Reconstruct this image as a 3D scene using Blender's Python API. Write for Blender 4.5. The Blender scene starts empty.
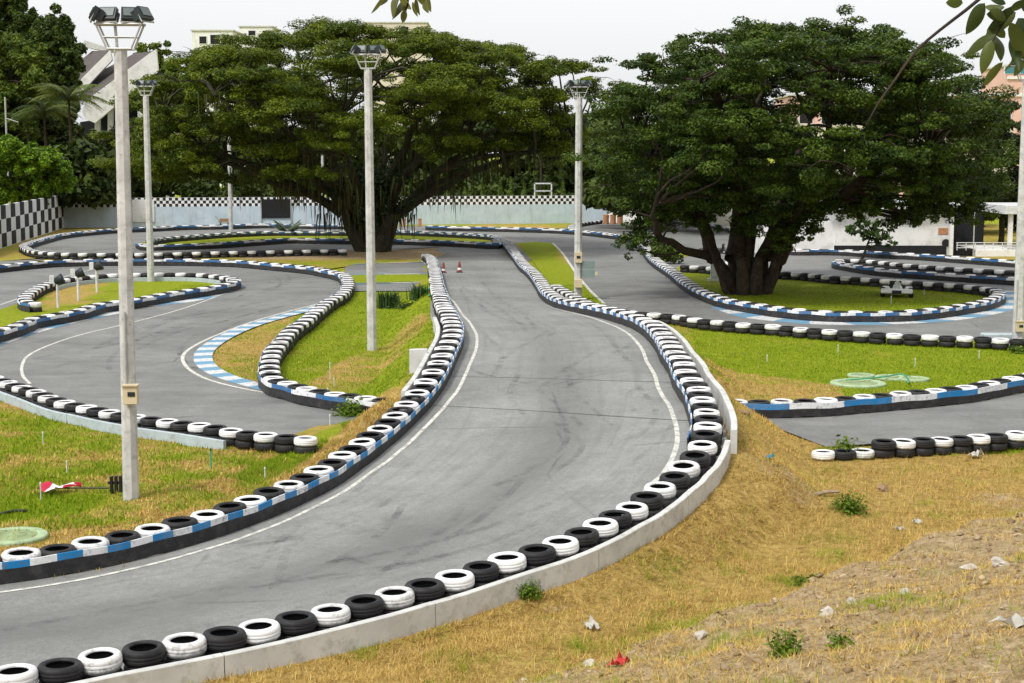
import bpy, math, random
import numpy as np
from mathutils import Vector
random.seed(7); rng = np.random.default_rng(7)
sc = bpy.context.scene; COL = sc.collection
PI = math.pi

# ------------------------------------------------------------------ camera and site survey
F, HZ, CH = 1550., 155., 6.7
PT = math.atan((341.5 - HZ) / F)
cam = bpy.data.cameras.new('camera'); camo = bpy.data.objects.new('camera', cam); COL.objects.link(camo)
camo.location = (0, 0, CH); camo.rotation_euler = (PI/2 - PT, 0, 0)
cam.sensor_width = 36; cam.lens = F / 1024 * 36; cam.clip_end = 8000; cam.clip_start = .1
sc.camera = camo

def at(u, v, z=0.):
    "site point at height z seen along survey direction u, v"
    x = (u - 512) / F; y = (341.5 - v) / F
    c, s = math.cos(PT), math.sin(PT)
    d = (x, c + y*s, -s + y*c); t = (z - CH) / d[2]
    return np.array((d[0]*t, d[1]*t, z))
def on(u, v, Y):
    "site point at distance Y"
    x = (u - 512) / F; y = (341.5 - v) / F
    c, s = math.cos(PT), math.sin(PT)
    d = (x, c + y*s, -s + y*c); t = Y / d[1]
    return np.array((d[0]*t, Y, CH + d[2]*t))
def world(pts, z=0.): return [at(u, v, z)[:2] for u, v in pts]

# ------------------------------------------------------------------ numpy value noise
def _h(i, j, seed):
    n = (i.astype(np.int64)*374761393 + j.astype(np.int64)*668265263 + seed*69069) & 0xffffffff
    n = ((n ^ (n >> 13)) * 1274126177) & 0xffffffff
    return ((n ^ (n >> 16)) & 0xffff) / 65535.
def vnoise(x, y, s, seed=0):
    x = np.asarray(x, float)/s; y = np.asarray(y, float)/s
    i = np.floor(x); j = np.floor(y); fx = x-i; fy = y-j
    fx = fx*fx*(3-2*fx); fy = fy*fy*(3-2*fy)
    a = _h(i, j, seed); b = _h(i+1, j, seed); c = _h(i, j+1, seed); d = _h(i+1, j+1, seed)
    return (a*(1-fx)+b*fx)*(1-fy) + (c*(1-fx)+d*fx)*fy
def fbm(x, y, s, seed=0):
    return .55*vnoise(x, y, s, seed) + .3*vnoise(x, y, s*.43, seed+1) + .15*vnoise(x, y, s*.19, seed+2)
def pip(x, y, poly):
    x = np.asarray(x); y = np.asarray(y); ins = np.zeros(x.shape, bool); n = len(poly); j = n-1
    for i in range(n):
        xi, yi = poly[i]; xj, yj = poly[j]
        if yi != yj:
            ins ^= ((yi > y) != (yj > y)) & (x < (xj-xi)*(y-yi)/(yj-yi)+xi)
        j = i
    return ins

# ------------------------------------------------------------------ materials
class NT:
    def __init__(s, name):
        s.m = bpy.data.materials.new(name); s.m.use_nodes = True
        s.t = s.m.node_tree; s.b = s.t.nodes['Principled BSDF']; s.out = s.t.nodes['Material Output']
    def n(s, typ, ins=None, **kw):
        nd = s.t.nodes.new('ShaderNode'+typ)
        for k, v in kw.items(): setattr(nd, k, v)
        for k, v in (ins or {}).items(): s.set(nd, k, v)
        return nd
    def set(s, nd, k, v):
        sock = nd.inputs[k]
        if isinstance(v, bpy.types.NodeSocket): s.t.links.new(v, sock)
        else: sock.default_value = v
    def noise(s, scale, detail=4, vec=None, rough=.6):
        i = {'Scale': scale, 'Detail': detail, 'Roughness': rough}
        nd = s.n('TexNoise', i)
        if vec is not None: s.t.links.new(vec, nd.inputs['Vector'])
        return nd.outputs['Fac']
    def ramp(s, fac, stops):
        r = s.n('ValToRGB'); e = r.color_ramp.elements
        while len(e) < len(stops): e.new(.5)
        for k, (p, c) in enumerate(stops):
            e[k].position = p; e[k].color = (*c, 1) if len(c) == 3 else c
        s.t.links.new(fac, r.inputs['Fac']); return r.outputs['Color']
    def mix(s, fac, a, b, mode='MIX'):
        m = s.n('Mix', data_type='RGBA', blend_type=mode)
        for k, v in ((0, fac), (6, a), (7, b)):
            if isinstance(v, bpy.types.NodeSocket): s.t.links.new(v, m.inputs[k])
            else: m.inputs[k].default_value = v if k == 0 else (*v, 1)
        return m.outputs[2]
    def math(s, op, a, b=0., c=0.):
        m = s.n('Math', operation=op)
        for k, v in ((0, a), (1, b), (2, c)):
            if isinstance(v, bpy.types.NodeSocket): s.t.links.new(v, m.inputs[k])
            else: m.inputs[k].default_value = v
        return m.outputs[0]
    def obj(s): return s.n('TexCoord').outputs['Object']
    def gen(s): return s.n('NewGeometry').outputs['Position']
    def uv(s):
        x = s.n('SeparateXYZ', {'Vector': s.n('TexCoord').outputs['UV']}); return x.outputs[0], x.outputs[1]
    def attr(s, name): return s.n('Attribute', attribute_name=name).outputs['Fac']
    def bump(s, h, strength=.3, dist=.02):
        b = s.n('Bump', {'Strength': strength, 'Distance': dist, 'Height': h}); s.t.links.new(b.outputs[0], s.b.inputs['Normal'])
    def fin(s, col, rough=.7, spec=.3, metal=0.):
        s.set(s.b, 'Base Color', col if isinstance(col, bpy.types.NodeSocket) else (*col, 1))
        s.set(s.b, 'Roughness', rough); s.set(s.b, 'Specular IOR Level', spec); s.set(s.b, 'Metallic', metal)
        return s.m
def plain(name, col, rough=.6, var=.15, scale=3., dirt=None, spec=.3, metal=0.):
    t = NT(name); p = t.gen()
    f = t.noise(scale, 5, p)
    a = tuple(c*(1-var) for c in col); b = tuple(min(1, c*(1+var)) for c in col)
    c = t.ramp(f, [(.3, a), (.7, b)])
    if dirt: c = t.mix(t.ramp(t.noise(scale*2.3, 6, p, .7), [(.5, (0,0,0)), (.72, (.8,.8,.8))]), c, dirt)
    t.bump(t.noise(scale*12, 3, p), .15, .01)
    return t.fin(c, rough, spec, metal)

def mat_asphalt(name, base, uvm=False):
    t = NT(name); p = t.gen()
    big = t.noise(.22, 5, p, .65); mid = t.noise(1.4, 5, p, .7); fine = t.noise(38, 3, p, .8); grit = t.noise(9, 6, p, .8)
    g = lambda k: (base*k, base*k*1.015, base*k*.985)
    c = t.ramp(big, [(.3, g(.74)), (.5, g(1.)), (.72, g(1.2))]); st_ = t.noise(.7, 7, p, .75); c = t.mix(t.ramp(st_, [(.56, (0,0,0)), (.66, (.35,)*3)]), c, g(.6)); c = t.mix(t.ramp(st_, [(.3, (.3,)*3), (.4, (0,0,0))]), c, g(1.3))
    c = t.mix(.55, c, t.ramp(mid, [(.3, (.36,)*3), (.7, (.64,)*3)]), 'OVERLAY')
    c = t.mix(.7, c, t.ramp(fine, [(.3, (.33,)*3), (.7, (.67,)*3)]), 'OVERLAY')
    c = t.mix(.5, c, t.ramp(grit, [(.3, (.33,)*3), (.7, (.67,)*3)]), 'OVERLAY')
    if uvm:   # tyre wear running along the track
        u, v = t.uv()
        vec = t.n('CombineXYZ', {0: t.math('MULTIPLY', u, 2.4), 1: t.math('MULTIPLY', v, .09), 2: 0.}).outputs[0]
        w = t.noise(1.6, 6, vec, .62)
        c = t.mix(t.ramp(w, [(.5, (0,0,0)), (.72, (.42,)*3)]), c, g(.55))
        du = t.math('DIVIDE', t.math('SUBTRACT', u, t.math('MULTIPLY', t.math('SINE', t.math('MULTIPLY', v, .13)), .5)), .95)
        gr = t.math('MULTIPLY', t.math('POWER', 2.718, t.math('MULTIPLY', t.math('MULTIPLY', du, du), -1.)), t.math('MULTIPLY', mid, 1.05))
        vf = t.n('MapRange', {0: v, 1: 20., 2: 38., 3: 1.15, 4: .3}).outputs[0]
        c = t.mix(t.math('MULTIPLY', gr, vf), c, g(.5))
        vec2 = t.n('CombineXYZ', {0: t.math('MULTIPLY', u, 9.), 1: t.math('MULTIPLY', v, .14), 2: 3.}).outputs[0]
        c = t.mix(t.ramp(t.noise(1.5, 5, vec2, .6), [(.6, (0,0,0)), (.74, (.25,)*3)]), c, g(.42))
    else:
        mp = t.n('Mapping', {'Vector': p, 'Scale': (.22, .9, 1), 'Rotation': (0, 0, .25)})
        w = t.noise(.8, 6, mp.outputs[0], .62)
        c = t.mix(t.ramp(w, [(.5, (0,0,0)), (.7, (.5,)*3)]), c, g(.55))
    vo = t.n('TexVoronoi', {'Vector': t.mix(.12, p, t.n('TexNoise', {'Vector': p, 'Scale': 1.2}).outputs['Color']), 'Scale': .23}, feature='DISTANCE_TO_EDGE')
    crack = t.math('MULTIPLY', t.ramp(vo.outputs['Distance'], [(.002, (1,1,1)), (.009, (0,0,0))]), t.ramp(t.noise(.35, 2, p), [(.5, (0,0,0)), (.62, (.7,)*3)]))
    c = t.mix(crack, c, g(.3))
    t.bump(t.math('ADD', fine, t.math('MULTIPLY', mid, .4)), .25, .006)
    return t.fin(c, .78, .25)

def mat_ground():
    t = NT('grass_ground'); p = t.gen(); g = t.attr('green'); s = t.attr('soil')
    n1 = t.noise(.9, 8, p, .72); n2 = t.noise(6., 7, p, .75); n3 = t.noise(32., 4, p, .8)
    straw = t.ramp(n2, [(.28, (.14,.085,.03)), (.43, (.34,.225,.065)), (.58, (.50,.35,.11)), (.78, (.62,.47,.2))])
    green = t.ramp(n2, [(.28, (.12,.155,.008)), (.5, (.24,.295,.012)), (.75, (.38,.40,.03))])
    gg = t.math('ADD', g, t.math('MULTIPLY', t.math('SUBTRACT', t.math('ADD', n1, n2), 1.), 1.1))
    c = t.mix(t.ramp(gg, [(.3, (0,0,0)), (.62, (1,1,1))]), straw, green)
    soil = t.ramp(n2, [(.28, (.18,.12,.06)), (.5, (.43,.315,.175)), (.72, (.62,.50,.33))])
    ss = t.math('ADD', s, t.math('MULTIPLY', t.math('SUBTRACT', n1, .5), .9))
    c = t.mix(t.ramp(ss, [(.42, (0,0,0)), (.6, (1,1,1))]), c, soil)
    c = t.mix(.8, c, t.ramp(n3, [(.3, (.25,)*3), (.7, (.75,)*3)]), 'OVERLAY')
    t.bump(t.math('ADD', n3, t.math('MULTIPLY', n2, 1.5)), .8, .06)
    return t.fin(c, .9, .1)

def mat_tint(name, lo, hi, rough=.6, trans=.25, spec=.25):
    "foliage and blades: colour by the per-leaf attribute"
    t = NT(name); c = t.ramp(t.attr('tint'), [(0., lo), (1., hi)])
    t.fin(c, rough, spec)
    tr = t.n('BsdfTranslucent', {'Color': c}); mx = t.n('MixShader', {0: trans})
    t.t.links.new(t.b.outputs[0], mx.inputs[1]); t.t.links.new(tr.outputs[0], mx.inputs[2])
    t.t.links.new(mx.outputs[0], t.out.inputs[0]); return t.m

def mat_blade():
    t = NT('grass_blade'); c = t.ramp(t.attr('tint'), [(0., (.66,.49,.18)), (.2, (.54,.355,.09)), (.42, (.27,.165,.05)), (.5, (.42,.34,.06)), (.66, (.28,.32,.03)), (1., (.17,.27,.008))])
    t.fin(c, .75, .12)
    tr = t.n('BsdfTranslucent', {'Color': c}); mx = t.n('MixShader', {0: .2})
    t.t.links.new(t.b.outputs[0], mx.inputs[1]); t.t.links.new(tr.outputs[0], mx.inputs[2]); t.t.links.new(mx.outputs[0], t.out.inputs[0]); return t.m
def mat_tyre(name, col, scuff, lo, hi):
    t = NT(name); p = t.obj(); q = t.gen()
    oi = t.n('ObjectInfo').outputs['Random']
    n = t.noise(7., 7, q, .72); k = t.noise(26, 4, q, .7)
    n = t.math('ADD', n, t.math('MULTIPLY', t.math('SUBTRACT', oi, .6), .22))
    c = t.mix(t.ramp(n, [(lo, (0,0,0)), (hi, (1,1,1))]), col, scuff)
    c = t.mix(.35, c, t.ramp(k, [(.3, (.35,)*3), (.7, (.65,)*3)]), 'OVERLAY')
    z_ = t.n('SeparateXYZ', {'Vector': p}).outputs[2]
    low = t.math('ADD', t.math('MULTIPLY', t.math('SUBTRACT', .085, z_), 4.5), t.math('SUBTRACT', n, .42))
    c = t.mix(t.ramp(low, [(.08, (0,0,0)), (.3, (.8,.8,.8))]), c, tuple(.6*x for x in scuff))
    c = t.mix(t.math('MULTIPLY', oi, .38), c, tuple(x*.55 for x in col))
    t.bump(k, .2, .01)
    return t.fin(c, .62, .3)

def mat_stripe(name, period, blue=(.012,.14,.36), top=.66, dark=(.022,.022,.024)):
    "conveyor belt wall: painted blue and white band over black rubber; u metres along, v height"
    t = NT(name); u, v = t.uv(); p = t.gen()
    st = t.math('GREATER_THAN', t.math('FRACT', t.math('DIVIDE', u, period)), .5)
    band = t.mix(st, blue, (.74,.76,.78))
    n = t.noise(9, 6, p, .7)
    band = t.mix(t.ramp(n, [(.52, (0,0,0)), (.68, (.8,)*3)]), band, (.12,.12,.12)); band = t.mix(t.ramp(t.noise(2.2, 5, p), [(.45, (0,0,0)), (.75, (.4,)*3)]), band, (.3,.31,.32))
    dk = t.mix(t.ramp(t.noise(5, 6, p, .7), [(.45, (0,0,0)), (.75, (.6,)*3)]), dark, (.085,.083,.08))
    c = t.mix(t.math('GREATER_THAN', v, top), dk, band)
    return t.fin(c, .6, .3)
def mat_kerb(name, period):
    t = NT(name); u, v = t.uv(); p = t.gen()
    st = t.math('GREATER_THAN', t.math('FRACT', t.math('ADD', t.math('DIVIDE', u, period), t.math('MULTIPLY', v, .12))), .5)
    c = t.mix(st, (.10,.30,.48), (.66,.68,.69))
    c = t.mix(t.ramp(t.noise(6, 7, p, .75), [(.42, (0,0,0)), (.66, (.9,)*3)]), c, (.24,.25,.25))
    return t.fin(c, .7, .2)
def mat_line():
    t = NT('white_line_paint'); p = t.gen()
    c = t.mix(t.ramp(t.noise(5, 8, p, .82), [(.44, (0,0,0)), (.62, (.95,)*3)]), (.66,.65,.59), (.25,.25,.24))
    return t.fin(c, .7, .2)
def mat_check(name, su, sv, v0, lower, dirt=.5):
    "chequered paint above v0, plain paint below; u, v in metres"
    t = NT(name); u, v = t.uv(); p = t.gen()
    a = t.math('FLOOR', t.math('DIVIDE', u, su)); b = t.math('FLOOR', t.math('DIVIDE', t.math('SUBTRACT', v, v0), sv))
    par = t.math('GREATER_THAN', t.math('FRACT', t.math('MULTIPLY', t.math('ADD', a, b), .5)), .25)
    c = t.mix(par, (.018,.018,.02), (.75,.76,.76))
    low = t.ramp(t.noise(.8, 6, p, .7), [(.3, tuple(x*.85 for x in lower)), (.7, tuple(x*1.1 for x in lower))])
    streak = t.n('Mapping', {'Vector': p, 'Scale': (2.2, 2.2, .25)})
    low = t.mix(t.ramp(t.noise(1.2, 6, streak.outputs[0], .7), [(.52, (0,0,0)), (.75, (dirt,)*3)]), low, (.3,.31,.3))
    c = t.mix(t.math('GREATER_THAN', v, v0), low, c)
    c = t.mix(t.ramp(t.noise(2.1, 6, p, .7), [(.55, (0,0,0)), (.8, (.4,)*3)]), c, (.3,.29,.26))
    return t.fin(c, .7, .2)

def mat_mark(name):
    t = NT(name); u, v = t.uv(); p = t.gen()
    t.fin((.045,.045,.045), .7, .2)
    a = t.math('MULTIPLY', t.ramp(t.noise(1.1, 6, p, .75), [(.44, (0,0,0)), (.7, (.34,)*3)]), t.ramp(t.noise(14, 4, p, .8), [(.3, (.3,)*3), (.6, (1,)*3)]))
    t.set(t.b, 'Alpha', a); return t.m
M = dict(
  mark=mat_mark('rubber_tyre_mark'),
  asphalt=mat_asphalt('asphalt', .185), asphalt_run=mat_asphalt('asphalt_straight', .225, True), asphalt_far=mat_asphalt('asphalt_old', .19),
  ground=mat_ground(), line=mat_line(),
  blade=mat_blade(),
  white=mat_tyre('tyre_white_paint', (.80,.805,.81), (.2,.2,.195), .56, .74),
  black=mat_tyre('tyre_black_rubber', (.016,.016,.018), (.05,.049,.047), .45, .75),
  inner=plain('tyre_inside', (.012,.012,.013), .8),
  concrete=plain('pale_concrete', (.55,.555,.54), .8, .14, 1.6, (.27,.255,.22)),
  bluewall=plain('pale_blue_paint', (.40,.47,.50), .7, .1, 2., (.27,.28,.27)),
  pole=plain('pole_concrete', (.50,.505,.50), .8, .2, 2.5, (.25,.24,.22)),
  galv=plain('galvanised_steel', (.42,.43,.43), .5, .12, 6., metal=.4),
  lampblack=plain('black_lamp_casing', (.018,.026,.028), .45),
  glass=plain('lamp_glass', (.10,.13,.13), .5, .2, 4., spec=.6),
  beige=plain('beige_enamel', (.56,.48,.32), .55, .08, 3.),
  bark=plain('bark', (.035,.026,.019), .9, .5, 2.2, (.09,.068,.045)),
  darkbark=plain('mossy_bark', (.03,.028,.017), .9, .5, 2.2, (.065,.058,.03)),
  red=plain('red_cloth', (.45,.02,.05), .8), cloth=plain('white_cloth', (.75,.73,.72), .8),
  blackplastic=plain('black_plastic', (.015,.015,.017), .5), orange=plain('orange_plastic', (.55,.09,.03), .5),
  cone=plain('faded_red_plastic', (.22,.045,.035), .7),
  palegreen=plain('pale_green_paint', (.33,.43,.27), .9, .2, 3., (.30,.33,.15)), lid=plain('weathered_green_lid', (.24,.31,.16), .9, .3, 4., (.30,.28,.13)), hose=plain('green_hose', (.05,.32,.18), .5),
  signgrey=plain('grey_green_board', (.19,.25,.25), .6, .1), roofdark=plain('brown_grey_roofing', (.085,.072,.07), .85, .25, 1.5),
  render=plain('white_render', (.74,.74,.73), .8, .06, .6, (.5,.49,.46)), cream=plain('cream_render', (.62,.56,.47), .8, .08, .5),
  pink=plain('pink_render', (.68,.44,.38), .8, .08, .5), yellow=plain('yellow_render', (.70,.48,.06), .8, .08, .5),
  blueglass=plain('blue_window', (.05,.2,.27), .2, .2, 1., spec=.6), dark=plain('dark_opening', (.012,.013,.015), .8),
  rail=plain('white_rail', (.6,.62,.63), .5), stick=plain('weathered_timber', (.33,.25,.17), .9, .3, 9.),
  paper=plain('white_litter', (.40,.39,.35), .9, .2), stone=plain('pale_stone', (.42,.38,.33), .9, .25, 6.), scrap=plain('red_plastic_scrap', (.5,.04,.04), .5),
  kartwhite=plain('white_bodywork', (.70,.73,.72), .35, .06, 4., (.35,.37,.36)), brick=plain('orange_brick', (.40,.20,.10), .9, .25, 6.),
  plank=plain('old_wood', (.25,.17,.10), .9, .3, 6.), joint=plain('dark_joint_sealant', (.07,.07,.07), .8),
)

# ------------------------------------------------------------------ mesh helpers
class MB:
    def __init__(s): s.v = []; s.f = []; s.m = []; s.uv = []
    def add(s, vs, fs, mi=0, uv=None):
        o = len(s.v); s.v += [tuple(map(float, x)) for x in vs]
        for k, f in enumerate(fs):
            s.f.append(tuple(o+i for i in f)); s.m.append(mi)
            s.uv.append(uv[k] if uv else [(0, 0)]*len(f))
        return s
    def box(s, c, d, rz=0, mi=0, tilt=0, top=1., bev=.0):
        "box centred at c, size d, top face scaled by top"
        hx, hy, hz = d[0]/2, d[1]/2, d[2]/2; vs = []
        b = bev if bev else min(d)*.06
        rings = [(-hz, hx-b, hy-b), (-hz+b, hx, hy), (hz-b, hx*top, hy*top), (hz, hx*top-b, hy*top-b)]
        for z, x, y in rings:
            for sx, sy in ((-1,-1),(1,-1),(1,1),(-1,1)):
                px, py, pz = sx*x, sy*y, z
                if tilt: py, pz = py*math.cos(tilt)-pz*math.sin(tilt), py*math.sin(tilt)+pz*math.cos(tilt)
                px, py = px*math.cos(rz)-py*math.sin(rz), px*math.sin(rz)+py*math.cos(rz)
                vs.append((c[0]+px, c[1]+py, c[2]+pz))
        fs = [(3,2,1,0), (12,13,14,15)]
        for r in range(3):
            for k in range(4): fs.append((r*4+k, r*4+(k+1)%4, r*4+4+(k+1)%4, r*4+4+k))
        return s.add(vs, fs, mi)
    def tube(s, pts, rad, n=8, mi=0, cap=True):
        pts = [Vector(p) for p in pts]; vs = []; fs = []
        if not hasattr(rad, '__len__'): rad = [rad]*len(pts)
        ref = Vector((0,0,1)) if abs((pts[-1]-pts[0]).normalized().z) < .9 else Vector((1,0,0))
        for i, p in enumerate(pts):
            d = (pts[min(i+1, len(pts)-1)] - pts[max(i-1, 0)]).normalized()
            a = d.cross(ref).normalized(); b = d.cross(a)
            for k in range(n):
                t = 2*PI*k/n; vs.append(p + (a*math.cos(t)+b*math.sin(t))*rad[i])
        for i in range(len(pts)-1):
            for k in range(n): fs.append((i*n+k, i*n+(k+1)%n, (i+1)*n+(k+1)%n, (i+1)*n+k))
        if cap: fs += [tuple(range(n))[::-1], tuple((len(pts)-1)*n+k for k in range(n))]
        return s.add(vs, fs, mi)
    def lathe(s, prof, c=(0,0,0), n=16, mi=0, sx=1., sy=1., closed=False):
        vs = []; fs = []; L = len(prof)
        for r, z in prof:
            for k in range(n):
                t = 2*PI*k/n; vs.append((c[0]+r*sx*math.cos(t), c[1]+r*sy*math.sin(t), c[2]+z))
        for i in range(L if closed else L-1):
            j = (i+1) % L
            for k in range(n): fs.append((i*n+k, i*n+(k+1)%n, j*n+(k+1)%n, j*n+k))
        return s.add(vs, fs, mi)
    def build(s, name, mats, parent=None, smooth=False, **kw):
        me = bpy.data.meshes.new(name); me.from_pydata(s.v, [], s.f)
        for m in (mats if isinstance(mats, (list, tuple)) else [mats]): me.materials.append(m)
        me.polygons.foreach_set('material_index', s.m)
        if any(any(q != (0, 0) for q in u) for u in s.uv):
            l = me.uv_layers.new(name='UVMap'); l.data.foreach_set('uv', [c for u in s.uv for q in u for c in q])
        if smooth: me.polygons.foreach_set('use_smooth', [True]*len(s.f))
        me.update(); return link(name, me, parent, **kw)
def link(name, me, parent=None, **kw):
    o = bpy.data.objects.new(name, me); COL.objects.link(o)
    if parent: o.parent = parent
    return tag(o, **kw)
def tag(o, label=None, cat=None, group=None, kind=None):
    if label:
        if not 4 <= len(label.split()) <= 16: print('BADLABEL', len(label.split()), label)
        o['label'] = label
    if cat: o['category'] = cat
    if group: o['group'] = group
    if kind: o['kind'] = kind
    return o
def empty(name, loc, label, cat, group=None, rz=0):
    o = bpy.data.objects.new(name, None); COL.objects.link(o); o.location = tuple(loc); o.rotation_euler.z = rz
    o.empty_display_size = .2
    return tag(o, label, cat, group)
def npmesh(name, V, Fc, mats, attrs=None, parent=None, smooth=False, **kw):
    "mesh from numpy arrays; attrs: dict of per-vertex floats"
    me = bpy.data.meshes.new(name); n, k = Fc.shape
    me.vertices.add(len(V)); me.vertices.foreach_set('co', V.astype(np.float32).ravel())
    me.loops.add(n*k); me.loops.foreach_set('vertex_index', Fc.astype(np.int32).ravel())
    me.polygons.add(n); me.polygons.foreach_set('loop_start', np.arange(0, n*k, k, dtype=np.int32))
    if smooth: me.polygons.foreach_set('use_smooth', np.ones(n, bool))
    for m in (mats if isinstance(mats, (list, tuple)) else [mats]): me.materials.append(m)
    for a, val in (attrs or {}).items():
        at_ = me.attributes.new(a, 'FLOAT', 'POINT'); at_.data.foreach_set('value', np.asarray(val, np.float32))
    me.update(); me.validate(); return link(name, me, parent, **kw)

# ------------------------------------------------------------------ polylines
def catmull(P, step=.15):
    P = np.asarray(P, float)
    if len(P) < 3: Q = P
    else:
        E = np.vstack([2*P[0]-P[1], P, 2*P[-1]-P[-2]]); out = []
        for i in range(1, len(E)-2):
            a, b, c, d = E[i-1], E[i], E[i+1], E[i+2]
            # centripetal parametrisation keeps uneven points from looping
            t = [0]
            for p, q in ((a, b), (b, c), (c, d)): t.append(t[-1] + max(1e-3, np.linalg.norm(q-p))**.5)
            n = max(2, int(np.linalg.norm(c-b)/step))
            for k in range(n):
                x = t[1] + (t[2]-t[1])*k/n
                A1 = a*(t[1]-x)/(t[1]-t[0]) + b*(x-t[0])/(t[1]-t[0]); A2 = b*(t[2]-x)/(t[2]-t[1]) + c*(x-t[1])/(t[2]-t[1])
                A3 = c*(t[3]-x)/(t[3]-t[2]) + d*(x-t[2])/(t[3]-t[2])
                B1 = A1*(t[2]-x)/(t[2]-t[0]) + A2*(x-t[0])/(t[2]-t[0]); B2 = A2*(t[3]-x)/(t[3]-t[1]) + A3*(x-t[1])/(t[3]-t[1])
                out.append(B1*(t[2]-x)/(t[2]-t[1]) + B2*(x-t[1])/(t[2]-t[1]))
        out.append(P[-1]); Q = np.array(out)
    return Q
def arclen(Q): return np.concatenate([[0], np.cumsum(np.linalg.norm(np.diff(Q, axis=0), axis=1))])
def resample(Q, s):
    L = arclen(Q); return np.stack([np.interp(s, L, Q[:, k]) for k in range(3)], 1)
def even(Q, step):
    L = arclen(Q)[-1]; return resample(Q, np.linspace(0, L, max(2, int(round(L/step))+1)))
def normals(Q):
    "left-hand normals"
    T = np.gradient(Q[:, :2], axis=0); T /= np.maximum(1e-6, np.linalg.norm(T, axis=1))[:, None]
    return np.stack([-T[:, 1], T[:, 0]], 1)
def offset(Q, d, dz=0.):
    N = normals(Q); R = Q.copy(); R[:, 0] += N[:, 0]*d; R[:, 1] += N[:, 1]*d; R[:, 2] += dz; return R
def ribbon(Q, w, z, mb, mi=0):
    "flat strip of width w centred on Q at height Q.z+z"
    N = normals(Q); L = arclen(Q); n = len(Q); vs = []; fs = []; uv = []
    for sgn in (-.5, .5):
        for i in range(n): vs.append((Q[i,0]+N[i,0]*w*sgn, Q[i,1]+N[i,1]*w*sgn, Q[i,2]+z))
    for i in range(n-1):
        fs.append((i, i+1, n+i+1, n+i)); uv.append([(L[i],0),(L[i+1],0),(L[i+1],w),(L[i],w)])
    return mb.add(vs, fs, mi, uv)
def wallstrip(Q, th, z0, z1, mb, mi=0, cap=.012):
    "upright wall of thickness th along Q from Q.z+z0 to Q.z+z1 with softened top; u metres, v 0..1 of height"
    N = normals(Q); L = arclen(Q); n = len(Q)
    z0 = np.broadcast_to(z0, (n,)); z1 = np.broadcast_to(z1, (n,))
    prof = [(-.5, 0, 0), (-.5, 1, -cap), (-.5+cap/th, 1, 0), (.5-cap/th, 1, 0), (.5, 1, -cap), (.5, 0, 0)]; vs = []; fs = []; uv = []
    for i in range(n):
        for a, b, e in prof: vs.append((Q[i,0]+N[i,0]*th*a, Q[i,1]+N[i,1]*th*a, Q[i,2]+z0[i]+(z1[i]-z0[i])*b+e))
    vv = [0, .97, 1, 1, .97, 0]
    for i in range(n-1):
        for k in range(5):
            fs.append((i*6+k, i*6+k+1, i*6+7+k, i*6+6+k)); uv.append([(L[i],vv[k]),(L[i],vv[k+1]),(L[i+1],vv[k+1]),(L[i+1],vv[k])])
    fs += [(5,4,3,2,1,0), tuple((n-1)*6+k for k in range(6))]; uv += [[(0,.1)]*6]*2
    return mb.add(vs, fs, mi, uv)

# ------------------------------------------------------------------ the tyre rows (surveyed tops of the tyres)
STK = .42
pA = [(-52,682),(15,669),(60,662),(105,653),(149,645.5),(190,637.5),(231,629.5),(270,621.5),(306,613),(341,604.5),(376,596),(407,587.5),(437,579),(464,570.5),(491,562),(516,554),(542,546),(564,538),(583,530),(601,521.5),(617,512.5),(633,505),(646,496),(657,488.5),(668,479.5),(678,472),(685,464),(693,457),(698,450),(702,443),(704.5,436.5),(707,428),(708,419),(706,407),(702.5,397),(699,388),(692,378),(686,369),(683,360.6),(678,353.5),(672.5,346.5),(669,340),(664.5,333.5),(654,323.5),(641,316.5),(622.5,310.6),(609,307.3),(592.5,304.3),(577.5,301.7),(564,298.5),(555,294.5),(547.5,288.5),(542,280.6),(534,271),(525,263.5),(517.5,254.5),(511,246.5),(506,241),(500.5,237),(491,234.8),(480,234),(470,233.4),(442,232),(414,231),(393,230.3),(347,231),(306,231),(272,231),(235,232.3),(187,235.5),(159,238),(147,240.5)]
zA = [(-52,.42),(149,.42),(270,.45),(407,.52),(491,.61),(564,.73),(601,.80),(633,.87),(668,.99),(685,1.1),(698,1.22),(704.5,1.33),(707,1.4),(708,1.45)]   # by u on the way up
zA2 = [(419,1.45),(407,1.5),(397,1.55),(378,1.61),(360,1.62),(346,1.57),(323,1.44),(310,1.3),(304,1.15),(298,1.0),(288,.9),(271,.7),(254,.52),(241,.44),(237,.42)]  # by v on the way down
pB = [(-60,562),(20,551.5),(56,546.5),(88,541),(122,534),(153,527),(181,519.5),(208,512),(232,504),(252,497.3),(273,489),(292.5,480.5),(310,473),(325,465),(337,457.3),(348,450),(357,444),(366,437.5),(374,431),(383,424.3),(390,418.3),(397,412),(403,406.5),(408,401.7),(413,396.5),(418,391.5),(422,386.5),(426,381),(430,376),(433.5,370.5),(437,364),(440.5,357.5),(444,350),(448,342),(451.5,334.5),(453,327),(452,321),(449.5,315.5),(446.5,309),(442.5,302.5),(439.5,292),(437,284),(435,272.5),(433,264),(431,258),(426,254)]
zB = [(562,.42),(541,.43),(519,.45),(497,.48),(473,.53),(450,.61),(431,.73),(412,.88),(396,1.02),(381,1.15),(364,1.28),(342,1.41),(327,1.46),(315,1.43),(302,1.36),(284,1.16),(272,.98),(264,.78),(258,.55),(254,.42)]
def lookA(u, v, k):
    if k < 33: return float(np.interp(u, *zip(*zA)))
    return float(np.interp(-v, [-x for x, _ in zA2], [z for _, z in zA2])) if v > 237 else STK
A3 = np.array([at(u, v, lookA(u, v, k)) for k, (u, v) in enumerate(pA)])
B3 = np.array([at(u, v, float(np.interp(-v, [-x for x, _ in zB], [z for _, z in zB]))) for u, v in pB])
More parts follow.
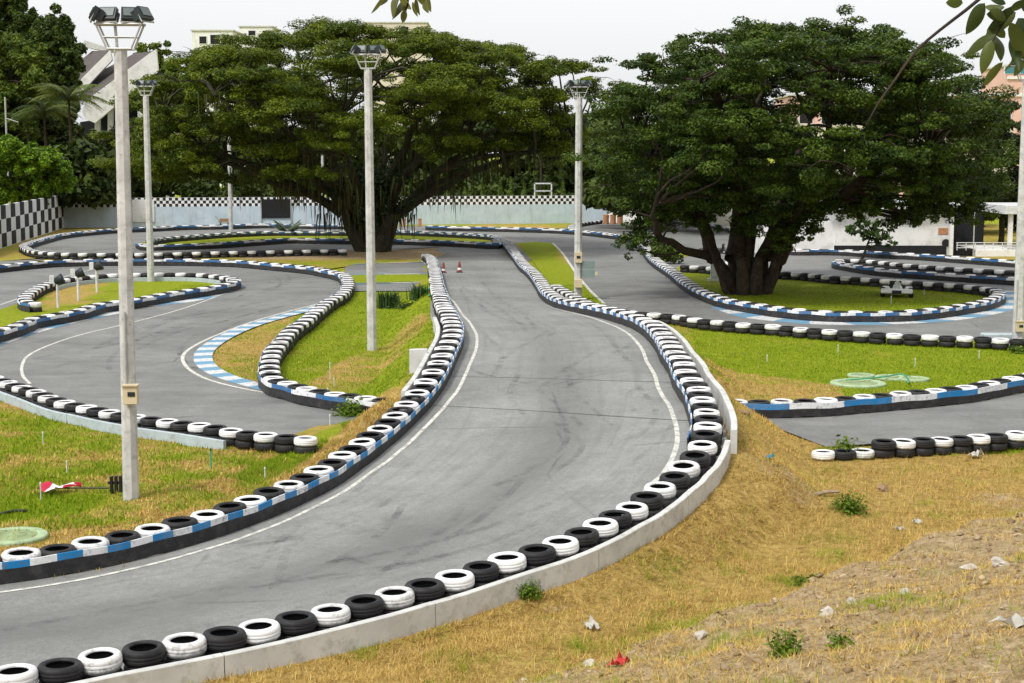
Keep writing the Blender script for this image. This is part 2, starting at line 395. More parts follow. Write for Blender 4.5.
def smoothz(P, it=2):
    P = P.copy()
    for _ in range(it): P[1:-1, 2] = (P[:-2, 2] + 2*P[1:-1, 2] + P[2:, 2])/4
    return P
A3 = smoothz(A3); B3 = smoothz(B3)
QA = catmull(A3); QB = catmull(B3)

# ------------------------------------------------------------------ the raised straight: a slab between the two rows
iA = [0, 2, 4, 7, 11, 14, 17, 21, 26, 30, 32, 34, 36, 38, 40, 42, 44, 47, 50, 53, 55]
iB = [0, 1, 3, 5, 7, 9, 12, 15, 18, 21, 23, 26, 28, 31, 33, 35, 37, 40, 42, 44, 45]
def param(P, Q, idx):
    L = arclen(Q); return [float(L[np.argmin(np.linalg.norm(Q-P[i], axis=1))]) for i in idx]
sA = param(A3, QA, iA); sB = param(B3, QB, iB)
tt = np.linspace(0, len(iA)-1, 260)
RA = resample(QA, np.interp(tt, range(len(sA)), sA)); RB = resample(QB, np.interp(tt, range(len(sB)), sB))
# straight run-in beyond the frame
RA[:, 2] -= STK; RB[:, 2] -= STK
for R in (RA, RB): R[:, 2] = np.maximum(R[:, 2], .0)
W = RA[:, :2]-RB[:, :2]; Wn = np.linalg.norm(W, axis=1); Wu = W/Wn[:, None]
EXT = .455
EA = RA.copy(); EB = RB.copy(); EA[:, :2] += Wu*EXT; EB[:, :2] -= Wu*EXT
Cc = (EA+EB)/2; HW = Wn/2+EXT
TUN = (38.1, 41.3)       # the underpass, a corridor in Y
BANK_P = at(560, 683)[:2]; BANK_D = at(1024, 520)[:2]-BANK_P; BANK_D /= np.linalg.norm(BANK_D); BANK_N = np.array((BANK_D[1], -BANK_D[0]))

def run_info(x, y):
    "distance outside the raised straight (negative inside) and the track level there"
    x = np.asarray(x, float); y = np.asarray(y, float); d = np.full(x.shape, 1e3); z = np.zeros(x.shape)
    C = Cc[::2]; A = EA[::2]; B = EB[::2]; U = Wu[::2]; H = HW[::2]
    for i in range(0, x.size, 20000):
        xs = x.ravel()[i:i+20000]; ys = y.ravel()[i:i+20000]
        dd = np.minimum((xs[:,None]-A[None,:,0])**2+(ys[:,None]-A[None,:,1])**2, (xs[:,None]-B[None,:,0])**2+(ys[:,None]-B[None,:,1])**2)
        k = dd.argmin(1); dist = np.sqrt(dd[np.arange(len(k)), k])
        side = ((xs-C[k,0])*U[k,0]+(ys-C[k,1])*U[k,1])
        zz = np.where(side > 0, A[k,2], B[k,2])
        # inside test on the nearest centre
        dc = (xs[:,None]-C[None,:,0])**2+(ys[:,None]-C[None,:,1])**2; m = dc.argmin(1)
        lat = (xs-C[m,0])*U[m,0]+(ys-C[m,1])*U[m,1]; lon = np.abs((xs-C[m,0])*-U[m,1]+(ys-C[m,1])*U[m,0])
        ins = (np.abs(lat) < H[m]) & (lon < .6)
        d.ravel()[i:i+20000] = np.where(ins, -np.abs(H[m]-np.abs(lat)), dist); z.ravel()[i:i+20000] = np.where(ins, C[m,2], zz)
    return d, z
def height(x, y, detail=True):
    x = np.asarray(x, float); y = np.asarray(y, float)
    z = np.full(x.shape, -.035)
    d, zt = run_info(x, y)
    slope = .62
    hump = np.where(d < 0, zt-.26, zt-.1-slope*np.maximum(0, d-.25))
    # soften the foot of the slope
    hump = np.where(d > 0, hump + .12*(fbm(x, y, 1.3, 5)-.5)*np.clip(d, 0, 1)*np.clip(zt*2, 0, 1), hump)
    z = np.maximum(z, np.where(hump > -.03, hump, -1))
    tun = (y > TUN[0]) & (y < TUN[1]) & (d < 9) & (np.abs(x) < 14)
    z = np.where(tun, -.035, z)
    z = np.where((y >= TUN[1]) & (d > 0) & (x < 0) & (x > -14), np.minimum(z, -.03+.62*(y-TUN[1])), z)
    z = z + np.where(d > .2, .28*np.exp(-((x-5.2)**2+(y-29.3)**2)/2.2)*np.clip((d-.2)/.8, 0, 1), 0)
    z = z + np.where((d > 0) & ~tun & (y < TUN[0]), .5*np.exp(-((x+3.1)**2/2.+(y-36.2)**2/4.))*np.clip(d/.5, 0, 1), 0)
    # the soil bank the photographer stands on
    b = (x-BANK_P[0])*BANK_N[0]+(y-BANK_P[1])*BANK_N[1] + 1.1*(fbm(x, y, 2.3, 11)-.5)
    bank = np.where(b > 0, .26*b + .32*np.clip(b/.5, 0, 1), -1)
    z = np.where(b > 0, np.maximum(z, bank), z)
    if detail:
        rough = np.clip(d/1.2, 0, 1)*np.where((y < 36) & (x > -8), 1., .25)
        z = z + np.where(tun, 0, rough*(.16*(fbm(x, y, 1.7, 21)-.5)+.05*(vnoise(x, y, .4, 31)-.5))*np.where(b > 0, 2.2, 1.))
    return z

# ------------------------------------------------------------------ asphalt and grass outlines
def wp(pts): return [tuple(map(float, p)) for p in world(pts)]
POLY = {}
POLY['loop'] = wp([(-60,380),(0,388),(30,394),(70,405),(120,416),(200,427),(262,438),(310,447),(345,448)]) + [(-4.3,38.0),(8.5,38.0),(8.5,41.35),(-4.2,41.35)] + \
    wp([(366,402),(340,397.5),(312,394),(285,390),(258,383.5),(232,376),(213,367),(206,357),(210,346),(222,337),(245,326.5),(270,319.5),(298,312),(320,309),(333,300),(350,291),(338,300),(350,289),(352,281),(345,274.5),(330,271),(310,267.5),(270,264),(200,260.5),(150,260),(94,260.5),(56,261.5),(28,263.5),(0,266.5),(-60,272)])
POLY['far'] = wp([(-10,262),(0,266),(60,256.5),(62,254),(38,252.5),(24,247.5),(29,243),(43,238.5),(62,233.5),(94,230.5),(116,229),(150,227.7),(179,226.2),(226,225.4),(263,224.5),(320,224.5),(360,225),(430,226.3),(470,227.2),(520,229),(564,230),(600,232.6),(630,237),(640,247),(520,262),(505,262),(437,264),(428,256),(440,247),(380,250.5),(280,252),(190,254),(110,255)])
POLY['east'] = wp([(437,228.5),(520,229.5),(560,229),(585,223),(640,219),(720,226),(752,240),(790,249),(832,250),(888,253),(926,255),(963,257.5),(1090,266),(1090,345),(1008,340.5),(974,339),(918,336.5),(862,333.5),(805,330),(779,327),(737,324),(700,320.5),(662,315.5),(620,311.5),(598,307),(583,301),(572,296),(560,280),(545,262),(530,240)])
POLY['strip'] = wp([(345,263),(437,262),(440,291),(345,291)])
POLY['lower'] = [(6.5,38.0)] + wp([(826,447),(870,444),(912,442.5),(951,440),(986,437),(1020,434),(1100,425),(1100,364),(1010,381),(991,384),(973,388),(948,391.5),(922,394),(889,397),(851,400.5),(831,402),(797,404),(762,405)]) + [(6.5,41.35)]
ISLE = {}
ISLE['teardrop'] = wp([(-60,350),(-60,341),(0,330),(24,322),(32,318.5),(52,315),(75,311),(103,303.5),(131,300),(164,294),(188,290),(209,287.2),(227,283.5),(233,280.5),(228,278),(216,275.8),(197,274.3),(159,274),(112,275),(84,277),(62,280),(50,283),(41,286.5),(33,291),(27,296),(27,301),(40,304),(0,322),(-60,345)])
ISLE['teardrop'] = wp([(-70,352),(0,330),(24,322),(32,318.5),(52,315),(75,311),(103,303.5),(131,300),(164,294),(188,290),(209,287.2),(227,283.5),(233,280.5),(228,278),(216,275.8),(197,274.3),(159,274),(112,275),(84,277),(62,280),(50,283),(41,286.5),(33,291),(20,303),(0,310),(-70,331)])
ISLE['inner'] = wp([(141,242.4),(159,239.3),(187,236.8),(235,233.6),(306,232.2),(393,231.8),(442,233.2),(480,235.2),(494,238),(490,242),(470,241.7),(432,240.4),(395,239.8),(329,239),(291,239),(254,240.7),(216,243),(179,244.9),(150,245.4)])
ISLE['shade'] = wp([(110,257.5),(150,254.8),(200,253.2),(282,251.6),(347,250.3),(430,249.7),(446,254),(437,258),(427,260.5),(435,262),(360,264.5),(331,269),(310,266),(272,263),(235,260.5),(200,259)])
ISLE['slip'] = wp([(351,275),(432,274),(437,281.5),(354,283.5)])
ISLE['wedge'] = wp([(515,243.5),(536,242),(553,243.5),(562,253),(571,266),(580,279),(591,293),(604,305),(590,306),(572,302),(556,292),(545,278),(535,264),(525,253)])
ISLE['shaded_lawn'] = wp([(672,272),(689,283.5),(706,292.5),(730,300.5),(760,305.5),(790,309.5),(827,312.5),(860,312.5),(898,312.5),(935,309.5),(963,305.5),(982,302),(993,297),(994,292),(988,289.5),(963,286),(926,283),(888,280.6),(851,278),(832,277),(809,274.4),(780,272.6),(740,271),(706,267.5),(680,266)])
ISLE['east_inner'] = wp([(838,261),(860,260.5),(907,265.2),(963,269.2),(1012,272),(1080,275),(1080,281),(1012,277.2),(963,274.2),(926,271.8),(888,269),(851,264)])
ISLE['bush_bed'] = wp([(655,250),(682,249),(690,256),(664,262)])
ASPH = list(POLY.values()); GR = list(ISLE.values())
def is_grass(x, y):
    x = np.asarray(x); on_a = np.zeros(x.shape, bool)
    for p in ASPH: on_a |= pip(x, y, p)
    for p in GR: on_a &= ~pip(x, y, p)
    return ~on_a
GREEN = [(.43, [(-4000,600),(-4000,400),(-60,395),(250,445),(380,410),(250,500),(-60,548)]), (.52, [(-60,400),(80,415),(225,447),(130,470),(60,480),(-60,482)]),
  (.92, [(-60,503),(40,494),(108,497),(85,511),(20,520),(-60,530)]), (.33, [(120,488),(230,470),(330,430),(380,415),(340,440),(250,490),(150,515)]), (.62, [(225,478),(330,432),(376,412),(345,440),(260,485)]),
  (.74, [(208,395),(240,330),(300,310),(350,290),(440,288),(440,350),(395,400),(330,395)]), (.42, [(300,392),(340,360),(420,330),(432,342),(345,396)]), (.3, [(200,350),(250,325),(300,310),(270,350),(264,388),(235,380)]),
  (.80, [(690,328),(1060,345),(1060,372),(960,385),(860,393),(760,392),(700,362)]), (.25, [(705,360),(740,372),(840,384),(845,396),(735,400),(706,385)]), (.55, [(815,448),(1060,436),(1060,449),(830,462)])]
GREEN = [(v, wp(p)) for v, p in GREEN]
ISLG = dict(teardrop=.78, inner=.66, shade=.5, slip=.8, wedge=.8, shaded_lawn=.72, east_inner=.7, bush_bed=.8)
def greenness(x, y):
    x = np.asarray(x, float); y = np.asarray(y, float); g = np.full(x.shape, .12)
    g = np.where(y > 42, .55, g); g = np.where(y > 100, .38, g); g = np.where(y > 150, .62, g)
    for v, p in GREEN: g = np.where(pip(x, y, p), v, g)
    for k, p in ISLE.items(): g = np.where(pip(x, y, p), ISLG[k], g)
    straw = pip(x, y, wp([(34,318),(45,288),(62,282),(112,278),(90,300)])); g = np.where(straw, .3, g)
    return np.clip(g + np.where((y < 42) & (x < 0), .28, .42)*(fbm(x, y, 2.6, 41)-.5) + .25*(vnoise(x, y, .7, 43)-.5), 0, 1)
def soilness(x, y):
    b = (x-BANK_P[0])*BANK_N[0]+(y-BANK_P[1])*BANK_N[1]
    s = np.clip(.5+b*.5, 0, 1) * (b > -1)
    s = np.maximum(s, np.where((y > 100) & (y < 122) & (np.abs(x+11) < 7), .7, 0))
    s = np.maximum(s, .75*np.exp(-((x-9.6)**2+(y-29.8)**2)/1.2))
    d, zt = run_info(x, y)
    s = np.maximum(s, .5*np.exp(-((x-5.6)**2+(y-29.2)**2)/4))
    return np.maximum(s, .45*np.exp(-np.abs(d-.5)/.35)*(y < 36)*(x > -4)*(d > 0))

# ------------------------------------------------------------------ ground sheet
def axis(segs):
    out = []
    for a, b, st in segs: out += list(np.arange(a, b, st))
    return np.array(sorted(set(np.round(out, 4))))
xs = axis([(-4000,-400,600), (-400,-100,60), (-100,-30,4), (-30,-14,.8), (-14,14,.22), (14,30,.8), (30,100,4), (100,400,60), (400,4001,600)])
ys = axis([(-300,-20,40), (-20,6,2), (6,13,.6), (13,46,.22), (46,80,.6), (80,130,1.5), (130,200,6), (200,800,60), (800,6001,650)])
GX, GY = np.meshgrid(xs, ys); Z = height(GX, GY)
V = np.stack([GX.ravel(), GY.ravel(), Z.ravel()], 1); nx, ny = len(xs), len(ys)
ii = np.arange(nx*ny).reshape(ny, nx)
Fq = np.stack([ii[:-1,:-1], ii[:-1,1:], ii[1:,1:], ii[1:,:-1]], -1).reshape(-1, 4)
npmesh('ground', V, Fq, M['ground'], dict(green=greenness(V[:,0], V[:,1]), soil=soilness(V[:,0], V[:,1])), smooth=True, kind='structure')

from mathutils.geometry import tessellate_polygon
def sheet(name, poly, z, mat, kind='structure', attrs=False, crown=0.):
    P = [Vector((x, y, 0)) for x, y in poly]; tri = tessellate_polygon([P])
    Vv = np.array([(p.x, p.y, z) for p in P]); Ff = np.array(tri)
    at_ = dict(green=greenness(Vv[:,0], Vv[:,1]), soil=np.zeros(len(Vv))) if attrs else None
    o = npmesh(name, Vv, Ff, mat, at_, kind=kind)
    me = o.data
    for p in me.polygons:
        if p.normal.z < 0: p.flip()
    return o
sheet('loop_track', POLY['loop'], 0., M['asphalt']); sheet('far_track', POLY['far'], .004, M['asphalt_far']); sheet('east_track', POLY['east'], .008, M['asphalt_far'])
sheet('slip_road', POLY['strip'], .004, M['asphalt_far']); sheet('lower_track', POLY['lower'], .004, M['asphalt'])
def isle(name, poly, z):
    "grass patch: fine grid cut to the outline so that its colour can vary"
    poly = np.array(poly); lo = poly.min(0); hi = poly.max(0); st = max(.35, (hi-lo).max()/90)
    bm_v = []; X, Y = np.meshgrid(np.arange(lo[0], hi[0]+st, st), np.arange(lo[1], hi[1]+st, st))
    import bmesh
    bm = bmesh.new(); vs = [bm.verts.new((x, y, z)) for x, y in poly]
    f = bm.faces.new(vs)
    if f.normal.z < 0 or True: bm.normal_update()
    if f.normal.z < 0: f.normal_flip()
    for a, rng_ in ((0, np.arange(lo[0], hi[0], st*2)), (1, np.arange(lo[1], hi[1], st*2))):
        for q in rng_:
            co = [0, 0, 0]; co[a] = q; no = [0, 0, 0]; no[a] = 1
            bmesh.ops.bisect_plane(bm, geom=bm.verts[:]+bm.edges[:]+bm.faces[:], plane_co=co, plane_no=no)
    bmesh.ops.triangulate(bm, faces=bm.faces[:])
    me = bpy.data.meshes.new(name); bm.to_mesh(me); bm.free(); me.materials.append(M['ground'])
    co = np.zeros(len(me.vertices)*3, np.float32); me.vertices.foreach_get('co', co); co = co.reshape(-1, 3)
    for nme, val in (('green', greenness(co[:,0], co[:,1])), ('soil', soilness(co[:,0], co[:,1]) if name == 'lawn_shade' else np.zeros(len(co)))):
        a_ = me.attributes.new(nme, 'FLOAT', 'POINT'); a_.data.foreach_set('value', np.asarray(val, np.float32))
    link('grass_patch', me, kind='structure')
for k, p in ISLE.items(): isle('lawn_'+k, p, .02)

# slab of the raised straight
mb = MB(); n = len(EA); vs = []
for E, dz in ((EB, 0.), (EA, 0.), (EB, -.24), (EA, -.24)):
    for p in E: vs.append((p[0], p[1], p[2]+.014+dz))
LC = arclen(Cc)
fs = []; uv = []
for i in range(n-1):
    w = HW[i]*2; w2 = HW[i+1]*2
    fs.append((i, n+i, n+i+1, i+1)); uv.append([(-w/2, LC[i]), (w/2, LC[i]), (w2/2, LC[i+1]), (-w2/2, LC[i+1])])
    fs.append((2*n+i, 2*n+i+1, 3*n+i+1, 3*n+i)); uv.append([(0,0)]*4)
    fs.append((i, i+1, 2*n+i+1, 2*n+i)); uv.append([(0,0)]*4)
    fs.append((n+i, 3*n+i, 3*n+i+1, n+i+1)); uv.append([(0,0)]*4)
mb.add(vs, fs, 0, uv)
mb.m = [0 if k % 4 == 0 else 1 for k in range(len(mb.f))]
mb.build('raised_track', [M['asphalt_run'], M['concrete']], smooth=False, kind='structure')
def deck(t, f, dz=.018):
    "point on the straight: t along (sample index), f across 0 (left row) .. 1 (right row)"
    i = min(n-1, max(0, int(t))); p = EB[i]*(1-f)+EA[i]*f; q = p.copy(); q[2] += .014+dz; return q

def stripline(name, Q, w, z, mat):
    m = MB(); ribbon(even(Q, .2), w, z, m); m.build(name, mat, kind='structure')
def Qpx(pts, z=0.): return catmull(np.array([at(u, v, z) for u, v in pts]), .3)
# white edge lines of the straight
def runline(R, off, a, b, z=.006):
    f = (off+EXT)/(2*HW[a:b]) if off > 0 else 1+(off-EXT)/(2*HW[a:b])
    Q = EB[a:b]*(1-f[:, None])+EA[a:b]*f[:, None]; Q[:, 2] += .014; return Q
stripline('edge_line', runline(RB, .78, 0, 238), .09, .007, M['line'])
stripline('edge_line', runline(RA, -.72, 92, 250), .10, .006, M['line'])
# expansion joints across the straight
for idx in (140, 165):
    Q = np.array([deck(idx, f, 0) for f in np.linspace(.1, .93, 12)]); Q[:, 1] += .06*np.sin(np.linspace(0, 5, 12))
    stripline('pavement_joint', Q, .03, .007, M['joint'])
# lines and kerbs of the loop track
stripline('edge_line', Qpx([(30,384),(23,376),(22,366),(28,356),(45,347),(80,335),(120,325.5),(170,312.5),(205,301),(232,289),(238,284)]), .10, .006, M['line'])
stripline('edge_line', Qpx([(322,303),(290,311),(255,321),(222,333),(196,345),(184,354),(183,361),(190,370),(208,379.5),(240,388),(280,395),(320,400.5),(350,405)]), .12, .006, M['line'])
stripline('edge_line', Qpx([(0,305),(22,297),(50,283),(70,275),(100,268)]), .10, .006, M['line'])
stripline('edge_line', Qpx([(553,243.5),(562,253),(571,266),(580,279),(591,292),(604,304)]), .16, .026, M['line'])
stripline('edge_line', Qpx([(655,259),(670,271),(687,284),(704,294),(725,303),(745,309)], .0), .10, .012, M['line'])
stripline('edge_line', Qpx([(735,407.5),(780,407),(830,404.5),(890,400),(950,393),(1024,381)]), .08, .008, M['line'])
kb = MB(); ribbon(even(Qpx([(333,302),(312,308.5),(282,316.5),(250,326),(222,338.5),(206,350),(203,358),(207,366),(222,375),(250,384),(280,391.5),(312,396.5),(350,400)]), .3), .62, .008, kb)
kb.build('painted_kerb', mat_kerb('kerb_paint_loop', 1.5), kind='structure')
kb = MB(); ribbon(even(Qpx([(-60,360),(0,342),(19,335.5),(56,325),(90,317.5),(112,313),(131,307.5),(159,304.5),(187,301.2),(207,296.8),(226,291.5),(238,286)]), .3), .8, .008, kb)
kb.build('painted_kerb', mat_kerb('kerb_paint_island', 3.2), kind='structure')
kb = MB(); ribbon(even(Qpx([(722,307),(752,316.5),(782,320.5),(815,323),(851,323.6),(888,323),(937,320.2),(973,315.5),(998,309.5),(1011,302.5),(1014,296),(1009,291)]), .3), 1.1, .012, kb)
kb.build('painted_kerb', mat_kerb('kerb_paint_lawn', 3.), kind='structure')
for pts in ([(350,275.2),(390,274.6),(433,274.2)], [(354,284),(395,283.4),(437,282)], [(350,264.8),(390,263.4),(432,262.4)]):
    kb = MB(); ribbon(even(Qpx(pts), .3), .3, .03, kb); kb.build('painted_kerb', mat_kerb('kerb_paint_slip', 4.), kind='structure')
# tyre marks on the straight and the loop
def marks(name, paths, w):
    m = MB()
    for Q in paths: ribbon(Q, w, 0, m)
    m.build(name, M['mark'], kind='structure')
mk = []
for _ in range(34):
    a0 = int(rng.uniform(0, 215)); ln = int(rng.uniform(14, 46)); f0 = rng.uniform(.16, .84); f1 = np.clip(f0+rng.uniform(-.3, .3), .14, .88); b0 = rng.uniform(-.08, .08)
    ii_ = range(a0, min(n-2, a0+ln)); Q = np.array([deck(i_, f0+(f1-f0)*k_/len(ii_)+b0*math.sin(PI*k_/len(ii_)), .0) for k_, i_ in enumerate(ii_)])
    Q[:, 2] += .0035; mk.append(even(Q, .25))
for k_, Q in enumerate(mk): Q[:, 2] += .00006*k_
marks('tyre_mark', mk, .17)
mk = []
loopc = Qpx([(-60,372),(20,352),(90,338),(170,320),(225,310),(275,295),(300,283),(285,273),(230,267)]); loopd = Qpx([(330,292),(270,304),(210,320),(160,340),(140,360),(160,380),(230,400),(300,412),(345,420)])
for base_ in (loopc, loopd):
    L_ = arclen(base_)[-1]
    for _ in range(11):
        s0 = rng.uniform(0, L_*.7); s1 = min(L_-.3, s0+rng.uniform(4, 14)); Q = resample(base_, np.linspace(s0, s1, 40)); N_ = normals(Q); o0 = rng.uniform(-2, 1.6); o1 = o0+rng.uniform(-.9, .9)
        o_ = o0+(o1-o0)*np.linspace(0, 1, 40); Q[:, :2] += N_*o_[:, None]; Q[:, 2] = .003+.00006*len(mk); mk.append(Q)
marks('tyre_mark', mk, .2)

# ------------------------------------------------------------------ tyres
ONES = 'zeroth first second third fourth fifth sixth seventh eighth ninth tenth eleventh twelfth thirteenth fourteenth fifteenth sixteenth seventeenth eighteenth nineteenth'.split()
TENS = {20:'twent', 30:'thirt', 40:'fort', 50:'fift', 60:'sixt', 70:'sevent', 80:'eight', 90:'ninet'}
def ordinal(k):
    if k < 20: return ONES[k]
    t = TENS[k//10*10]; return t+'ieth' if k % 10 == 0 else t+'y-'+ONES[k % 10]
PROF = [(.185,.035),(.20,.012),(.24,0.),(.275,.012),(.296,.045),(.301,.075),(.2975,.08),(.2975,.086),(.302,.09),(.302,.122),(.2975,.126),(.2975,.132),(.301,.138),(.296,.168),(.275,.198),(.24,.21),(.20,.198),(.185,.175),(.20,.165),(.262,.15),(.270,.105),(.262,.06),(.20,.045)]
def tyre_mesh(nm, mat, n=32):
    mb = MB().lathe(PROF, n=n, closed=True); L = len(PROF)
    mi = [1 if (k//n) >= 17 else 0 for k in range(len(mb.f))]
    me = bpy.data.meshes.new(nm); me.from_pydata(mb.v, [], [f[::-1] for f in mb.f]); me.materials.append(mat); me.materials.append(M['inner'])
    me.polygons.foreach_set('material_index', mi); me.polygons.foreach_set('use_smooth', [True]*len(mi)); me.update()
    import bmesh
    bm = bmesh.new(); bm.from_mesh(me); bmesh.ops.recalc_face_normals(bm, faces=bm.faces); bm.to_mesh(me); bm.free(); return me
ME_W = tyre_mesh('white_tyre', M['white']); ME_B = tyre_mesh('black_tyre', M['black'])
LOW = [(.19,.175),(.235,.21),(.28,.195),(.301,.15),(.301,.06),(.28,.0),(.19,.06)]

def q(pts, z=STK): return catmull(np.array([at(u, v, z) for u, v in pts]), .2)
pC = [(-70,358),(-30,369),(5.6,380.5),(19,385),(35,390.6),(49,396),(65.6,401.5),(87,406),(112,411.5),(138,416),(165,419.7),(194,423.5),(225.6,428.3),(261,433.5),(299,436.5),(306,437.4)]
pD = [(37,303),(27,300.5),(26,295),(33,290),(41,285.6),(50.6,282),(62,279),(84,276),(112,274),(159,273),(197.5,273.4),(216,275),(229,277),(234.5,280),(227,283),(209,286.5),(188,289.4),(164,293),(131,299),(103,302.5),(75,310),(52.5,314),(32,317.7),(24,321),(11,326),(0,329),(-70,351)]
pE = [(-70,272),(0,265),(28,262),(56,260),(94,259),(150,258.6),(197.5,259),(235,260),(272.5,263),(310,266.5),(329,270),(342,273),(348,279),(348,285.6),(342,293),(331,299),(321,306),(306,319),(295,326),(289,331.6),(282,340),(274,349),(270.6,359),(269.6,366),(270.5,374),(280,380.5),(295,384.3),(312,389),(338,393),(351,395.3),(366,397),(381,399),(395,401)]
pF1 = [(347,249.3),(319,249.6),(282,250.4),(244,251),(197,252),(150,253),(112,253.2),(66,253),(37.5,251),(26,247.5),(23,245),(30,241.8),(43,238),(62,233.5),(94,230),(116,228.4),(150,227),(179,225.6),(226,224.7),(263,223.7),(329,224.7),(350,224.5)]
pF2 = [(427,225.6),(470,226.6),(507,227.2),(564,229),(596,231.6),(622.5,235),(640,240)]
pG = [(496,239.5),(494,243),(470,241.6),(432.5,240),(395,239),(329,238.4),(291,238),(254,240),(216,242.5),(179,244),(150,244.6),(140,243)]
pH = [(643,243),(645.6,246),(651,254),(659,261),(674,270.6),(689,282),(706,291),(730,299),(760,304),(790,308),(827.5,311),(860,311.3),(898,311),(935,308),(963,304),(982,300.6),(995,296),(998.5,291.5),(991,288.2),(963,284.7),(926,282),(888,279.6),(851,277),(832,276),(809,273.4),(780,271.6),(740,270),(706,266.5),(679,265)]
pJ = [(1090,281),(1012,277),(963,274),(926,271.6),(888,269),(851,264),(838,261.5),(842,259.3),(860,259.4),(907,264),(963,268),(1012,270.6),(1090,274)]
pK = [(640,218),(690,221),(725,226),(752,239),(794,249),(832,249),(888,252),(926,254),(963,256.6),(1012,260),(1090,265)]
pL = [(574,230),(572,225),(585,222),(602,220)]
pN = [(556,284.5),(560.6,288),(570,293),(585,300.6),(600,306),(620.6,310),(649,313),(677.5,315.3),(699.6,319),(737,322.6),(779,325.6),(805.6,328),(862,332),(918,335),(974,337),(1008,338.8),(1090,342)]
pP = [(725,401),(743,400.3),(762,400.4),(797,400),(831,398.3),(851,396.6),(889,393.5),(922,390.6),(948,388),(973,385),(991,381.3),(1010,378),(1024,375),(1090,362)]
pQ = [(823,443.5),(846,442.8),(870,441.3),(892,440.2),(912,439.4),(932,438.4),(951,437.3),(968,436.3),(986,434.9),(1005,433.3),(1019.6,432),(1034,431),(1090,425)]

# key: curve, belt side (+ left, - right), stripe period, exposed lower tyres, first colour, tight spacing
ROWS = dict(
  A=(QA, 1, 1.0, False), B=(QB, -1, .86, False), C=(q(pC,.37), 0, 0, False), D=(q(pD), 1, 2.6, False), E=(q(pE), -1, 2.4, False),
  F1=(q(pF1), -1, 4.6, False), F2=(q(pF2), -1, 4.6, False), G=(q(pG), 1, 4.6, False), H=(q(pH), -1, 1.2, False), J=(q(pJ), 1, 4.2, False), K=(q(pK), -1, 4.2, False),
  L=(q(pL,.36), 0, 0, True), N=(q(pN,.36), 0, 0, True), P=(q(pP), -1, 3.1, False), Q=(q(pQ,.36), 0, 0, True))
def ticks(key, Q):
    "arc positions of the tyres and index of a white one"
    L = arclen(Q)
    def near(p): return float(L[np.argmin(np.linalg.norm(Q[:, :2]-p[:2], axis=1))])
    if key == 'A':
        a, b = near(A3[1]), near(A3[21]); m = np.linspace(a, b, 21); st = .64; print('A step', (b-a)/20)
    elif key == 'B':
        a, b = near(B3[1]), near(B3[29]); m = np.array([near(B3[k_]) for k_ in range(1, 30)]); m = np.maximum.accumulate(m); ev = np.linspace(a, b, 29); m = .5*m+.5*ev; st = .62; print('B step', (b-a)/28, np.diff(m).min(), np.diff(m).max())
    elif key == 'C':
        a, b = near(at(5.6, 380.5, STK)), near(at(299, 436.5, STK)); m = np.linspace(a, b, 25); st = .6; print('C step', (b-a)/24)
    elif key == 'Q':
        a, b = near(at(823, 443.5, STK)), near(at(1005, 433.3, STK)); m = np.linspace(a, b, 10); st = .6; print('Q step', (b-a)/9)
    else: m = np.array([.31]); st = .605
    pre = np.arange(m[0]-st, .25, -st)[::-1]; post = np.arange(m[-1]+st, L[-1]-.2, st)
    return np.concatenate([pre, m, post]), len(pre)
def uvof(p):
    c, s = math.cos(PT), math.sin(PT); y = p[1]; z = p[2]-CH; dep = y*c - z*s
    return 512+F*p[0]/dep, 341.5-F*(y*s+z*c)/dep, dep
ROWTXT = dict(
  A='in the row on the near concrete kerb', A2='along the right side of the raised straight', B='in the row left of the raised straight', C='in the row behind the pale blue wall',
  D='in the loop around the small left island', E='in the row curving round the central lawn', N='in the unbelted row behind the right lawn', P='in the belted row before the right lawn',
  Q='in the short row on the weedy verge', H='in the blue belted row under the right tree')
FROM = dict(A='from the left edge', A2='from the kerb bend', B='from the left edge', C='from the left edge', D='from its open end', E='from the underpass', N='from the lamp post', P='from the embankment', Q='from the left', H='from the top')
cands = []; rest = []
